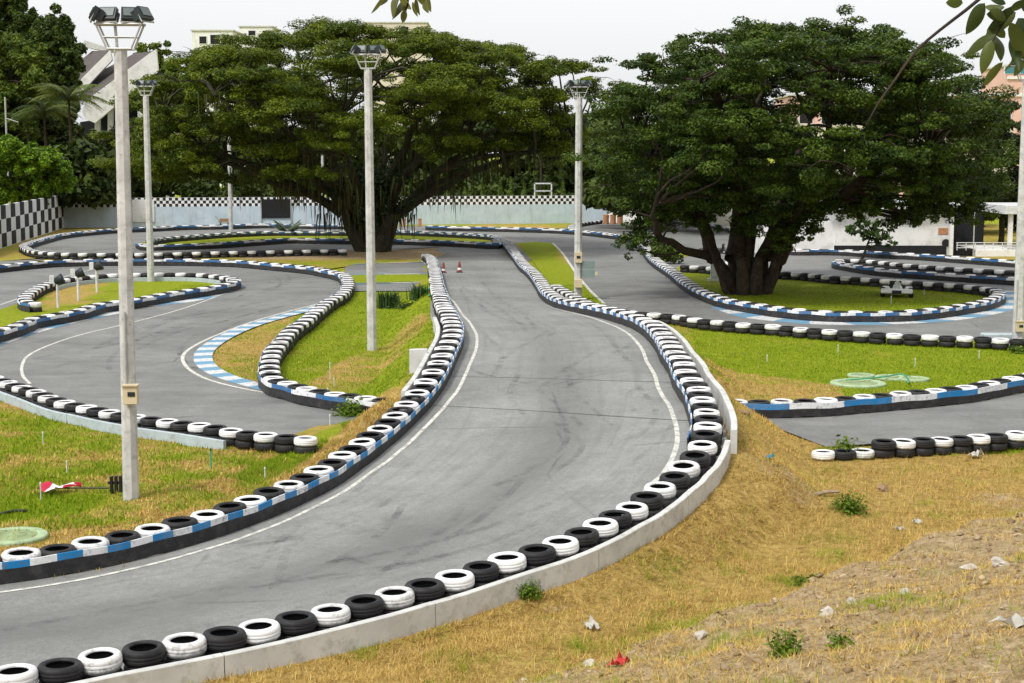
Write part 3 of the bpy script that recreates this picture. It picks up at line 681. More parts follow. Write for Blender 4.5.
for key, (Q, belt, per, expo) in ROWS.items():
    s, w0 = ticks(key, Q); P = resample(Q, s); N = normals(Q); cw = {}
    order = range(len(s)) if key != 'E' else range(len(s)-1, -1, -1)
    for k in order:
        p = P[k]; white = (k-w0) % 2 == 0
        u, v, dep = uvof(p); vis = -12 < u < 1036 and v < 700
        # slope of the row tilts the tyre a little
        i = min(len(s)-2, k); dz = .8*(P[i+1][2]-P[i][2])/max(.1, np.linalg.norm(P[i+1][:2]-P[i][:2])); d = P[i+1][:2]-P[i][:2]; d = d/np.linalg.norm(d)
        jit = (random.uniform(-.022, .022), random.uniform(-.022, .022)); scl = random.uniform(.965, 1.045)
        rk = 'A2' if key == 'A' and v < 440 and p[1] > 25.8 else key
        # the slab's crossfall: tops follow the row
        c = (rk, 'white' if white else 'black'); 
        if vis: cw[c] = cw.get(c, 0)+1
        scl *= dict(A=.95, C=.92, Q=.9).get(key, 1.); item = dict(key=rk, p=p+np.array((jit[0], jit[1], -.21 if belt else -.18)), hz=1. if belt else .86, white=white, ord=cw.get(c, 0), vis=vis, dep=dep, up=True, tilt=(d, dz), scl=scl, w=1/dep)
        low = dict(item, p=p+np.array((jit[1], jit[0]*.5, -.42 if belt else -.36)), up=False, w=.5/dep, scl=scl*random.uniform(.98, 1.02))
        if key == 'Q' and -1 < k-w0 < 3 or (key == 'Q' and k < w0): item['p'] = item['p']+np.array((0,0,-.17)); rest_skip = True
        else: rest_skip = False
        if rest_skip:
            (cands if vis else rest).append(item); continue
        expl = expo or (key == 'C' and u > 243) or (key == 'F1' and v > 250.5)
        if vis and rk in ROWTXT: cands.append(item)
        else: rest.append(item)
        if vis and expl and rk in ROWTXT: cands.append(low)
        elif key not in ('A', 'B', 'C') or not vis or k % 1 == 0: rest.append(low)
cands.sort(key=lambda c: -c['w'])
picked, left = cands[:300], cands[300:]
GRP = dict(A='tyres on the near kerb', A2='tyres along the right of the raised straight', B='tyres along the left of the raised straight')
for c in picked:
    me = ME_W if c['white'] and c['up'] else ME_B
    o = bpy.data.objects.new('tyre', me); COL.objects.link(o); o.location = tuple(c['p'])
    d, dz = c['tilt']
    e = Vector((-d[0]*dz, -d[1]*dz, 1)).normalized()
    e = (e + Vector((random.uniform(-.025,.025), random.uniform(-.025,.025), 0))).normalized()
    o.rotation_mode = 'QUATERNION'; o.rotation_quaternion = e.to_track_quat('Z', 'Y') @ Vector((0,0,1)).rotation_difference(Vector((0,0,1)))
    from mathutils import Quaternion
    o.rotation_quaternion = e.to_track_quat('Z', 'Y') @ Quaternion((0,0,1), random.uniform(0, 6.28))
    o.scale = (c['scl']*random.uniform(.97,1.03), c['scl']*random.uniform(.97,1.03), c['hz']*random.uniform(.95, 1.05))
    col = 'white' if c['white'] else 'black'; rk = c['key']
    lab = f"{ordinal(c['ord'])} {col} tyre {FROM[rk]} {ROWTXT[rk]}"
    if not c['up']: lab = f"lower black tyre under the {ordinal(c['ord'])} {col} one {FROM[rk].replace('the ','') if rk!='N' else 'from lamp'} {ROWTXT[rk].replace('in the ', 'in ').replace('behind the right lawn','behind right lawn').replace('on the weedy verge','on weedy verge')}"
    lab = ' '.join(lab.split()[:16])
    tag(o, lab, 'tyre', GRP.get(rk, 'tyres of the track barriers'))
def mass(items, white, parts):
    n = 14; L = len(LOW); a = np.arange(n)*2*PI/n
    base = np.concatenate([np.stack([r*np.cos(a), r*np.sin(a), np.full(n, z)], 1) for r, z in LOW])
    f = []
    for i in range(L):
        j = (i+1) % L
        for k in range(n): f.append((j*n+k, j*n+(k+1)%n, i*n+(k+1)%n, i*n+k))
    f = np.array(f)
    V = np.concatenate([base*(c['scl'], c['scl'], c['hz'])+c['p'] for c in items]); Fc = np.concatenate([f+len(base)*k for k in range(len(items))])
    mi = np.tile(np.repeat([0 if i < L-2 else 1 for i in range(L)], n), len(items)); return V, Fc, mi + (0 if white else 2)
far = rest + left
wi = [c for c in far if c['white'] and c['up']]; bi = [c for c in far if not (c['white'] and c['up'])]
V1, F1_, m1 = mass(wi, True, 0); V2, F2_, m2 = mass(bi, False, 0)
o = npmesh('barrier_tyre', np.vstack([V1, V2]), np.vstack([F1_, F2_+len(V1)]), [M['white'], M['inner'], M['black'], M['inner']], smooth=True,
    label='distant black and white tyres lined up along the winding far barriers', cat='tyres', kind='stuff')
o.data.polygons.foreach_set('material_index', np.concatenate([m1, m2]).astype(np.int32))

# ------------------------------------------------------------------ belts on the track side of the rows
BELT = dict(A=('right side of the raised straight','blue'), B=('left row of the raised straight',''), D=('outside of the small left island',''), E=('row curving round the central lawn',''),
  F1=('far left hairpin by the chequered wall',''), F2=('far row right of the spreading trunk',''), G=('thin infield strip behind the spreading tree',''), H=('shaded lawn under the dark right tree',''),
  J=('narrow grass strip at far right',''), K=('far right boundary before the white building',''), P=('near side of the bright right lawn',''))
for key, (Q, belt, per, expo) in ROWS.items():
    if not belt: continue
    if key == 'A': Q = Q[int(np.argmin(np.linalg.norm(QA-A3[30], axis=1))):]
    E = even(Q, .22); E = offset(E, .325*belt, -STK)
    E[:, 2] += .012*np.sin(np.arange(len(E))*.9)
    mb = MB(); wallstrip(E, .024, .03, .375 if key in 'AB' else .385, mb, cap=.004)
    blue = (.012,.20,.48) if key in 'BP' else (.02,.13,.33)
    mb.build('rubber_belt', mat_stripe('belt_'+key.lower(), per, blue, .66 if key != 'P' else .56), smooth=False,
       label='blue and white topped black belt along the '+BELT[key][0], cat='barrier belt', group='rubber belts facing the tyre rows')

# ------------------------------------------------------------------ low walls behind the rows
def cut(Q, f): return Q[[i for i in range(len(Q)) if f(*uvof(Q[i])[:2], Q[i])]]
def segwall(name, Q, off, th, z0, z1, mat, joint=2.4, **kw):
    "cast wall in lengths with open joints"
    E = even(offset(Q, off, -STK), .24); E[:, 2] = np.maximum(E[:, 2], 0); mb = MB(); L = arclen(E); k = max(1, int(round(L[-1]/joint)))
    for j in range(k):
        a, b = L[-1]*j/k+.008, L[-1]*(j+1)/k-.008
        ss = np.linspace(a, b, max(3, int((b-a)/.24)))
        S = resample(E, ss)
        wallstrip(S, th, z0(S) if callable(z0) else z0, (z1(S) if callable(z1) else z1) + random.uniform(-.008, .008), mb)
    return mb.build(name, mat, **kw)
iend = int(np.argmin(np.linalg.norm(QA-A3[44], axis=1)))
imid = int(np.argmin(np.linalg.norm(QA-A3[31], axis=1)))
low = lambda S: np.minimum(-.3, -S[:, 2]-.1)
segwall('concrete_kerb', QA[:imid], -.42, .12, low, .262, M['concrete'], 3.4, label='pale concrete kerb wall beneath the nearest tyre row curving right', cat='kerb wall')
segwall('concrete_parapet', QA[imid:iend], -.52, .13, low, lambda S: .30+.10*np.interp(S[:,1], [26,29,34,46], [0,1,.6,0]), M['concrete'], 2.6, label='pale concrete parapet along the right edge of the raised straight', cat='parapet')
QBw = cut(QB, lambda u, v, p: 37.2 < p[1] < 52)
segwall('concrete_parapet', QBw, .46, .13, low, lambda S: .30, M['concrete'], 3., label='pale concrete parapet behind the tyres left of the raised straight', cat='parapet')
segwall('low_wall', cut(ROWS['C'][0], lambda u, v, p: u < 243), -.44, .09, -.1, .20, M['bluewall'], 3., label='low pale blue wall below the left tyre row above the grass', cat='low wall')
segwall('low_wall', cut(ROWS['D'][0], lambda u, v, p: v < 283 and u < 228), -.40, .06, -.02, .22, M['bluewall'], 3., label='low pale plank wall inside the small left island', cat='low wall')
Hq = ROWS['H'][0]; hh = cut(Hq[len(Hq)//2:], lambda u, v, p: u > 845 and v < 294 and u < 994)
segwall('rubber_belt', hh, -.36, .03, .02, .36, M['signgrey'], 8., label='plain grey belt behind the white buggy on the shaded lawn', cat='barrier belt')
# underpass walls: wing walls and abutments carrying the straight
def upright(name, a, b, th, z0, z1, mat, **kw):
    Q = np.array([(a[0], a[1], 0), ((a[0]+b[0])/2, (a[1]+b[1])/2, 0), (b[0], b[1], 0)], float); mb = MB()
    z1 = np.array(z1 if hasattr(z1, '__len__') else [z1]*3, float); wallstrip(Q, th, z0, z1, mb); return mb.build(name, mat, **kw)
zl = 1.62
upright('retaining_wall', (-2.84, 42.6), (-2.35, 42.6), .2, -.2, [1.36, 1.37, 1.37], M['concrete'], label='square pale concrete wing wall left of the raised straight', cat='retaining wall')
upright('retaining_wall', (-2.5, TUN[1]-.1), (4.6, TUN[1]-.1), .12, -.2, [.45, .5, .55], M['concrete'], label='far wall of the underpass beneath the raised straight', cat='retaining wall')
upright('retaining_wall', (-2.9, TUN[0]+.02), (4.8, TUN[0]+.02), .16, -.2, [.3, .45, .6], M['concrete'], label='near wall of the underpass beneath the raised straight', cat='retaining wall')

# ------------------------------------------------------------------ boundary walls
def hwall(name, pts, th, z1, mat, z0=-.1, parent=None, **kw):
    Q = np.array([(p[0], p[1], 0) for p in pts], float); N = normals(Q); L = arclen(Q); n = len(Q); vs = []; fs = []; uv = []
    for i in range(n):
        for a, z in ((-.5, z0), (-.5, z1), (.5, z1), (.5, z0)): vs.append((Q[i,0]+N[i,0]*th*a, Q[i,1]+N[i,1]*th*a, z))
    vv = [z0, z1, z1, z0]
    for i in range(n-1):
        for k in range(3): fs.append((i*4+k, i*4+k+1, i*4+5+k, i*4+4+k)); uv.append([(L[i],vv[k]),(L[i],vv[k+1]),(L[i+1],vv[k+1]),(L[i+1],vv[k])])
    fs += [(3,2,1,0), tuple((n-1)*4+k for k in range(4))]; uv += [[(.1,0),(.1,z1),(.2,z1),(.2,0)]]*2
    return MB().add(vs, fs, 0, uv).build(name, mat, parent, **kw)
wc = at(63, 227.5)[:2]; wl = at(0, 248)[:2]; wr = at(607, 222.5)[:2]
wc2 = at(620, 222)[:2]
back = hwall('boundary_wall', [wc, (wc+wr)/2, wr], .2, 2.72, mat_check('back_wall_paint', .285, .285, 1.86, (.50,.60,.67)), label='long pale blue boundary wall with chequered band on top', cat='wall')
dirv = (wl-wc)/np.linalg.norm(wl-wc)
hwall('boundary_wall', [wl+dirv*12, wl, wc-dirv*-.1], .2, 3.05, mat_check('side_wall_paint', 2.05, 1.02, .0, (.7,.7,.7)), label='side wall painted in tall black and white chequers at left', cat='wall')
def wallat(u, z, d=.16): # point on the face of the back wall
    t = (u-63)/(607-63); p = wc*(1-t)+wr*t; nrm = np.array((-(wr-wc)[1], (wr-wc)[0])); nrm /= np.linalg.norm(nrm); return np.array((*(p-nrm*d), z))
rzw = math.atan2((wr-wc)[1], (wr-wc)[0])
p = wallat(139, 1.5); MB().box(p, (2.0, .06, 2.1), rzw).build('wall_panel', M['render'], label='plain white panel fixed on the left part of chequered wall', cat='panel')
p = wallat(267, 1.62)
r = empty('board', p, 'large black board standing against the long chequered wall', 'board', rz=rzw)
MB().box((0,0,0), (2.75, .10, 1.8)).build('board_face', M['blackplastic'], r)
m = MB()
for x in (-1.41, 1.41): m.box((x, 0, -.4), (.09, .11, 2.6))
m.build('board_post', M['galv'], r)
hwall('boundary_wall', [wr+np.array((.1,.0)), (wr+at(760, 226)[:2])/2, at(760, 226)[:2]], .2, 2.75, M['render'], label='plain white boundary wall continuing right behind the big tree', cat='wall')

# ------------------------------------------------------------------ lamp posts
def floodlight(parent, x, y, z, yaw, pitch):
    e = MB(); e.box((0,0,0), (.37, .11, .27), 0, 0, 0, .92); e.box((0, .09, .02), (.3, .1, .22), 0, 0, 0, .85)
    for k in range(5): e.box((-.14+.07*k, .15, .02), (.015, .06, .19))
    f = e.build('floodlight', M['lampblack'], parent); f.location = (x, y, z); f.rotation_euler = (pitch, 0, yaw)
    MB().box((0, -.066, .012), (.28, .012, .17)).build('lamp_lens', M['glass'], f)
    b = MB(); b.tube([(-.2,0,0),(-.2,0,-.17),(.2,0,-.17),(.2,0,0)], .014, 6); b.build('bracket', M['galv'], f)
def lamp_post(u, v, label, top_v, w0=.32, w1=.24, z=0., rz=.5, box=None, lean=0., extra=None, Y=None, heads=((-.46,-1.35),(-.21,-.2),(.22,.3),(.47,1.2))):
    b = at(u, v, z) if Y is None else on(u, 200, Y)
    if Y is not None: b[2] = 0
    H = on(u, top_v, b[1])[2]-b[2]
    r = empty('lamp_post', b, label, 'lamp post', 'tall concrete floodlight posts'); r.rotation_euler = (0, lean, 0)
    m = MB(); prof = []
    for k in range(9):
        t = k/8; a = (w0*(1-t)+w1*t)/2; prof.append((a*1.12, -.3+(H+.3)*t))
    m.lathe(prof, n=8, sx=1, sy=1); m.box((0,0,H-.02), (w1*.9, w1*.9, .04))
    sh = m.build('shaft', M['pole'], r); sh.rotation_euler.z = rz
    m = MB(); zt = H+.44; zb = H-.02
    for y in (-.12, .12):
        m.tube([(-.46,y,zt),(.46,y,zt)], .026, 6); m.tube([(-.24,y,zb),(.24,y,zb)], .024, 6)
        m.tube([(-.43,y,zt),(-.23,y,zb)], .02, 6); m.tube([(.43,y,zt),(.23,y,zb)], .02, 6); m.tube([(-.33,y,zb+.22),(.33,y,zb+.22)], .014, 6)
    for x in (-.45, 0, .45): m.tube([(x,-.12,zt),(x,.12,zt)], .02, 6)
    m.tube([(-.06,.0,zb),(-.1,.03,zt)], .03, 6)
    m.build('lamp_frame', M['galv'], r)
    for x, yaw in heads: floodlight(r, x, -.03-.05*abs(x), zt+.18+.03*abs(x), yaw, -.5)
    if box:
        bx = MB(); bx.box((0,0,0), (.27,.17,.36), 0, 0, 0, 1.); bx.box((0,-.01,.19), (.31,.22,.025)); e = bx.build('meter_box', M['beige'], r); e.location = (box[0], -.24, box[1])
        MB().box((.03,-.089,.02), (.14,.012,.09)).build('window', M['lampblack'], e)
        m = MB(); m.tube([(box[0]-.1,-.17,box[1]+.2),(box[0]-.1,-.17,box[1]+1.6)], .02, 6); m.build('conduit', M['galv'], r)
    if extra: extra(r)
    return r
lamp_post(131, 491, 'nearest concrete lamp post with beige meter box, on left grass', 48, .28, .22, .15, .35, (.10, 1.95), lean=.006)
lamp_post(372, 342, 'lamp post rising from the bright central lawn', 68, .31, .25, .25, .4, lean=-.004)
lamp_post(151, 282, 'lamp post on the small left tyre island', 95, .34, .27, 0, .4)
def grey_sign(r):
    s = MB(); s.box((0,0,.2), (.58,.06,.36)); s.box((0,0,-.2), (.58,.06,.34)); e = s.build('sign_board', M['signgrey'], r); e.location = (.47,-.2,1.45)
    MB().box((.36,0,-.2), (.12,.1,.16)).build('lamp_box', M['beige'], e)
    b = MB(); b.box((0,-.22,2.0), (.32,.2,.5)); b.build('switch_box', M['beige'], r); b = MB(); b.box((0,-.24,.8),(.34,.3,.4)); b.build('switch_box', M['beige'], r)
    MB().box((0,-.33,2.02), (.17,.03,.12)).build('window', M['lampblack'], r)
lamp_post(578, 300, 'lamp post with grey board and switch boxes amid the tyre rows', 97, .36, .29, .0, .4, extra=grey_sign)
lamp_post(1018, 348, 'weathered lamp post at right edge with a beige box', 80, .40, .28, 0, .2, (-.05, .78), lean=-.004)
lamp_post(231, 231, 'farthest lamp post beside the long chequered wall', 108, .34, .28, 0, .4)
lamp_post(323, 215, 'thin lamp post seen through the spreading tree behind wall', 105, .3, .24, 0, .4, Y=168)

# ------------------------------------------------------------------ trees
def leafmesh(name, C, Nrm, size, tint, mat, parent=None, rgen=rng, aspect=1.9, fold=.0, **kw):
    "one rhombic leaf spray per centre"
    n = len(C); r = rgen.normal(size=(n, 3)); Nrm = Nrm/np.linalg.norm(Nrm, axis=1)[:, None]
    T = np.cross(Nrm, r); T /= np.linalg.norm(T, axis=1)[:, None]; B = np.cross(Nrm, T)
    s = (size*rgen.uniform(.6, 1.35, n))[:, None] if np.isscalar(size) else (size*rgen.uniform(.6, 1.35, n))[:, None]
    V = np.empty((n, 4, 3)); V[:,0] = C-T*s*.5; V[:,1] = C+B*s*.5/aspect-Nrm*s*.06; V[:,2] = C+T*s*.5-Nrm*s*.12; V[:,3] = C-B*s*.5/aspect-Nrm*s*.06
    Fc = np.arange(n*4).reshape(n, 4)
    return npmesh(name, V.reshape(-1, 3), Fc, mat, dict(tint=np.repeat(tint, 4)), parent, **kw)
def clumps(cl, per, rgen=rng, updown=.35, shell=.45):
    "leaf centres, normals, tints through ellipsoid clumps (x,y,z,rx,ry,rz); per = leaves per clump at radius 1"
    Cs = []; Ns = []; Ts = []
    for x, y, z, rx, ry, rz in cl:
        k = max(12, int(per*(rx*ry+rx*rz+ry*rz)/3)); d = rgen.normal(size=(k, 3)); d /= np.linalg.norm(d, axis=1)[:, None]
        rad = rgen.uniform(shell, 1., k)**.6; rad *= 1+.22*rgen.normal(size=k)*(rgen.random(k) < .3)
        P = d*rad[:, None]*np.array((rx, ry, rz))+np.array((x, y, z))
        nr = d/np.array((rx, ry, rz)); nr /= np.linalg.norm(nr, axis=1)[:, None]
        nr = nr*.75 + rgen.normal(size=(k, 3))*.5 + np.array((0, 0, updown))
        Cs.append(P); Ns.append(nr); Ts.append(np.clip(.45+.2*rgen.normal()+.22*rgen.normal(size=k), 0, 1))
    return np.vstack(Cs), np.vstack(Ns), np.concatenate(Ts)
def limb(mb, a, b, r0, r1, bow=.15, n=7, wob=.05, seg=6):
    a = np.array(a, float); b = np.array(b, float); L = np.linalg.norm(b-a); pts = []
    off = rng.normal(size=3)*wob*L
    for k in range(n):
        t = k/(n-1); p = a*(1-t)+b*t; p[2] += bow*L*math.sin(PI*t)*(1-t*.3); p += off*math.sin(PI*t)+rng.normal(size=3)*wob*.18*L*(0 < k < n-1); pts.append(p)
    mb.tube(pts, [r0*(1-k/(n-1))**.8+r1 for k in range(n)], seg, cap=False); return np.array(pts)

def grow(mb, forks, pads, r_tip=.03, sub=5):
    "secondary limbs from the nearest point of the main limbs to each pad, with twigs inside the pad"
    allp = np.vstack(forks)
    for x, y, z, rx, ry, rz in pads:
        c = np.array((x, y, z)); d = np.linalg.norm(allp-c, axis=1)+np.maximum(0, allp[:,2]-z)*2.
        a = allp[d.argmin()]; limb(mb, a, c-np.array((0,0,rz*.4)), .03+.008*min(6, d.min()), r_tip, .06, 6, .08, 5)
        for _ in range(sub):
            e = c+rng.normal(size=3)*np.array((rx, ry, rz))*.5; limb(mb, c-np.array((0,0,rz*.4)), e, .022, .008, .08, 4, .1, 4)

# the wide spreading tree on the left: flat layered pads on far-reaching limbs
LT = at(373, 251.5); s_px = LT[1]/F
tree = empty('spreading_tree', LT, 'wide spreading tree with layered olive crown and trailing roots, left of centre', 'tree')
def lt(u, v, dy=0.): return on(u, v, LT[1]+dy)-LT
mb = MB(); forks = []
for du, r0, hh in ((-13,.55,0),(-5,.62,.3),(4,.6,-.2),(12,.55,.2),(0,.6,-.7),(-9,.4,.8),(9,.4,-.8)):   # fused stems of the trunk
    a = lt(374+du*.58, 251.5, hh); a[2] = -.2
    forks.append(limb(mb, a, lt(372+du*2.1, 213, hh*1.8), r0*.78, .26, 0, 6, .04, 10))
for u0, u1, v1, dy, r in ((345,262,170,-4,.5),(340,205,150,3,.42),(348,250,118,6,.42),(352,300,92,-6,.45),(360,372,80,4,.45),(366,430,100,-5,.45),(372,470,130,-3,.5),(378,520,112,5,.42),(376,508,160,8,.3),(384,575,140,-2,.3),(360,340,120,-9,.4),(366,400,110,10,.4),(344,160,128,-3,.34),(352,215,95,-10,.35),(374,480,88,9,.36)):
    a = lt(u0+9+(u0-360)*.35, 214, 0); forks.append(limb(mb, a, lt(u1, v1, dy), r*.62, .07, .10, 10, .05, 8))
forks.append(limb(mb, lt(440,170,-2), lt(555,150,-3), .2, .06, .05, 9, .06, 6)); 
pads = []
R0 = 17.6
top = [(95,138),(118,118),(136,96),(160,70),(200,53),(250,36),(300,26),(350,26),(400,31),(450,35),(500,47),(550,57),(585,66),(602,82)]
tu = [a for a, _ in top]; tv = [b for _, b in top]
for k in range(205):
    for _try in range(20):
        u = rng.uniform(98, 600); dy = rng.uniform(-14, 14); ex = abs((u-349)/252); ez = abs(dy)/14.5
        if ex*ex+ez*ez < 1: break
    rr = math.sqrt(ex*ex+ez*ez)
    vt = np.interp(u, tu, tv); roof = vt+ (ez**2.4)*60*(1-ex*.4)
    lay = rng.choice([0, 1, 2, 3], p=[.46, .26, .18, .10]); v = roof + 5 + lay*27 + rng.uniform(-5, 9)
    if v > 172: v = rng.uniform(130, 172)
    w = rng.uniform(1.5, 2.9)*(1-.25*rr); c = lt(u, v, dy); pads.append((*c, w, w*rng.uniform(.8, 1.1), w*rng.uniform(.20, .32)))
for _ in range(120):      # lower skirts of foliage, heaviest on the near left side
    u = rng.choice([rng.uniform(118, 325), rng.uniform(150, 330), rng.uniform(395, 600)]); dy = rng.uniform(-13, 6)*(1-((u-349)/262)**2)
    v = rng.uniform(85, 176 if u < 330 else 150); w = rng.uniform(1.1, 2.1)
    if abs(u-232) < 15 and 105 < v < 190: continue
    pads.append((*lt(u, v, dy), w, w, w*rng.uniform(.25, .42)))
grow(mb, forks, pads, .03, 3)
mb.build('trunk', M['darkbark'], tree, smooth=True)
sub = []
for x, y, z, rx, ry, rz in pads:     # each pad breaks into small tufts
    for _ in range(7): 
        a = rng.normal(size=2)*.5; sub.append((x+a[0]*rx, y+a[1]*ry, z+rng.normal()*.35*rz-.10*(a[0]**2+a[1]**2)*rz*4, rx*rng.uniform(.26,.46), ry*rng.uniform(.26,.46), rz*rng.uniform(.45,.8)))
C, N_, T = clumps(sub, 1150, updown=.9)
leafmesh('crown', C, N_, .17, T, mat_tint('spreading_leaf', (.034,.062,.004), (.18,.235,.012), .55, .32), tree)
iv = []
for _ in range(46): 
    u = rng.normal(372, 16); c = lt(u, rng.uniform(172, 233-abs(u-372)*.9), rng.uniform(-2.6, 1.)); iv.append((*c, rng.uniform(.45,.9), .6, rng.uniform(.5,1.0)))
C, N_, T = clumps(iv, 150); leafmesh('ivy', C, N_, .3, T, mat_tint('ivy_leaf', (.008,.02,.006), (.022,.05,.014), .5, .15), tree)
m = MB()      # trailing roots and creepers hanging from the limbs
allp = np.vstack(forks)
hang = []
for _ in range(1500):
    q_ = allp[rng.integers(len(allp))]
    if q_[2] < 2.6: continue
    a = q_+rng.normal(size=3)*np.array((.8,.8,.12)); l = rng.uniform(.5, 2.2)
    hang.append((a, l))
Vh = []; Fh = []; Th = []
for a, l in hang:
    w = rng.uniform(.02, .055); o_ = len(Vh); t_ = rng.uniform(0, 1); sx = rng.normal()*.06
    Vh += [a+(-w,0,0), a+(w,0,0), a+(w*.8+sx, .02, -l*.5), a+(-w*.8+sx, .02, -l*.5), a+(sx*2, 0, -l)]; Fh += [(o_,o_+1,o_+2), (o_,o_+2,o_+3), (o_+3,o_+2,o_+4)]; Th += [t_]*5
npmesh('hanging_roots', np.array(Vh), np.array(Fh), mat_tint('hanging_root', (.03,.032,.012), (.075,.08,.022), .8, .1), dict(tint=Th), tree)

# the dark dense tree on the right
RT = at(747, 294)
tree = empty('dense_tree', RT, 'big dark dense round-crowned tree with split trunk, on right lawn', 'tree')
def rt(u, v, dy=0.): return on(u, v, RT[1]+dy)-RT
mb = MB(); forks = []
for du, r0, dy in ((-21,.5,0),(-11,.52,.5),(0,.62,-.35),(12,.55,.2),(20,.48,-.2),(4,.5,.9),(-27,.28,-.7),(28,.3,.6),(-5,.4,-.7),(8,.42,-.6)):
    a = rt(748+du*.62, 295+abs(du)*.06, dy); a[2] = -.15; forks.append(limb(mb, a, rt(747+du*1.45, 258 if abs(du) < 22 else 240, dy*1.6), r0*.5, .19 if abs(du) < 22 else .03, 0, 6, .06, 10))
for u0, v0, u1, v1, dy, r in ((714,259,676,178,-1,.45),(731,259,716,120,3,.4),(747,259,752,90,-3,.4),(764,259,810,120,2,.42),(776,260,842,198,-2,.62),(842,196,930,150,-3,.3),(842,196,900,110,3,.28),(684,178,632,150,-2,.25),(690,190,655,110,4,.25),(740,259,700,80,-5,.33),(760,259,830,70,-5,.33),(748,259,770,60,5,.33),(716,258,655,205,-4,.24),(842,200,960,190,2,.22)):
    forks.append(limb(mb, rt(u0, v0, 0 if v0 > 230 else dy), rt(u1, v1, dy*1.4), r*.72, .06, .05, 9, .06, 8))
pads = []
def edge_ok(u, v):
    poly = [(590,168),(592,130),(597,100),(612,74),(645,48),(690,32),(720,24),(760,15),(820,13),(880,22),(930,38),(968,64),(990,96),(1006,135),(1012,182),(998,204),(960,216),(925,216),(898,204),(868,198),(840,206),(812,214),(790,232),(760,226),(735,212),(705,214),(680,222),(655,236),(628,246),(618,232),(636,206),(612,196)]
    return bool(pip(np.array([float(u)]), np.array([float(v)]), poly)[0])
tries = 0
while len(pads) < 330 and tries < 9000:
    tries += 1; u = rng.uniform(590, 1012); v = rng.uniform(14, 246); dy = rng.uniform(-9.5, 9.5)
    w = rng.uniform(.85, 1.75); pu = w*17; pv = w*11
    if not all(edge_ok(u+a*pu*.8, v+b*pv*.8) for a, b in ((1,0),(-1,0),(0,1),(0,-1))): continue
    e = ((u-800)/212)**2+((v-120)/112)**2*.8+(dy/10)**2
    if e > 1.08 or e < .30: continue
    if v > 205 and dy > 1: continue
    pads.append((*rt(u, v, dy), w*1.05, w*rng.uniform(.85,1.15), w*rng.uniform(.30,.46)))
for u, v, w in ((628,236,.8),(640,222,.9),(655,226,.8),(622,205,.9),(612,180,1.),(605,150,1.1),(700,205,.9),(925,208,.9),(940,200,1.),(985,190,1.),(800,222,.9),(785,232,.7),(760,218,1.),(720,205,.9),(845,196,1.1),(862,200,1.1),(880,204,1.),(905,210,.9),(915,214,.7),(945,208,.8),(965,208,1.),(820,205,1.),(690,216,.8),(672,222,.9),(645,240,.8),(630,246,.6),(700,222,.7),(775,236,.9),(795,240,.7),(780,246,.6),(808,228,.8),(735,222,.8),(660,205,1.),(640,190,1.1),(838,204,.8),(855,208,.8),(870,212,.7),(900,214,.8),(930,214,.8),(955,214,.8),(975,206,.9),(918,208,1.)):
    pads.append((*rt(u, v, rng.uniform(-3.5,-1)), w, w, w*.6))
grow(mb, forks, pads, .02, 3)
mb.build('trunk', M['bark'], tree, smooth=True)
sub = []
for x, y, z, rx, ry, rz in pads:
    for _ in range(8):
        a = rng.normal(size=3)*.52; sub.append((x+a[0]*rx, y+a[1]*ry, z+a[2]*rz, rx*rng.uniform(.25,.45), ry*rng.uniform(.25,.45), rz*rng.uniform(.3,.55)))
C, N_, T = clumps(sub, 1150, updown=.7)
leafmesh('crown', C, N_, .155, T, mat_tint('dense_leaf', (.018,.042,.005), (.098,.155,.014), .5, .27), tree)

def simple_tree(name, base, label, cat, pads, leaf, per, lo, hi, trunk_r=.18, group=None, updown=.4, bark='darkbark', tops=None, split=6, trans=.25):
    r = empty(name, base, label, cat, group); mb = MB(); f = []
    P = np.array(pads); ztop = P[:, 2].max(); c = P[:, :2].mean(0)
    f.append(limb(mb, (0,0,-.2), (c[0], c[1], ztop*.72), trunk_r, .04, 0, 8, .03, 7)); grow(mb, f, pads, .02, 2)
    mb.build('trunk', M[bark], r, smooth=True); sub = []
    for x, y, z, rx, ry, rz in pads:
        for _ in range(split):
            a = rng.normal(size=3)*.5; sub.append((x+a[0]*rx, y+a[1]*ry, z+a[2]*rz, rx*rng.uniform(.35,.6), ry*rng.uniform(.35,.6), rz*rng.uniform(.35,.6)))
    C, N_, T = clumps(sub, per*3.2, updown=updown); leafmesh('crown', C, N_, leaf*1.05, T, mat_tint(name+'_leaf', lo, hi, .55, trans), r); return r
def blobs(base, Y, spec):
    "pads given by picture-survey centre u, v and radius in metres"
    out = []
    for u, v, rx, rz, dy in spec: c = on(u, v, Y+dy)-np.array(base); out.append((*c, rx, rx, rz))
    return out
def ground_pt(u, Y): p = on(u, 200, Y); p[2] = 0; return p
def scatter(poly, n, rlo, rhi, dy, Y, base, flat=.8):
    out = []; us = [p[0] for p in poly]; vs_ = [p[1] for p in poly]; t = 0
    while len(out) < n and t < 8000:
        t += 1; u = rng.uniform(min(us), max(us)); v = rng.uniform(min(vs_), max(vs_)); w = rng.uniform(rlo, rhi); k = w*F/Y*.42
        if all(pip(np.array([u+a*k]), np.array([v+b*k*flat]), poly)[0] for a, b in ((1,0),(-1,0),(0,1),(0,-1))):
            c = on(u, v, Y+rng.uniform(-dy, dy))-np.array(base); out.append((*c, w, w, w*flat))
    return out
b = ground_pt(62, 176); simple_tree('tall_tree', b, 'tall dark feathery tree against the sky, top left', 'tree', scatter([(28,40),(38,8),(55,6),(64,14),(70,35),(76,58),(76,92),(70,125),(60,150),(35,150),(25,100)], 110, .8, 1.4, 3., 176, b, 1.1), .42, 210, (.024,.048,.008), (.10,.15,.018), .3)
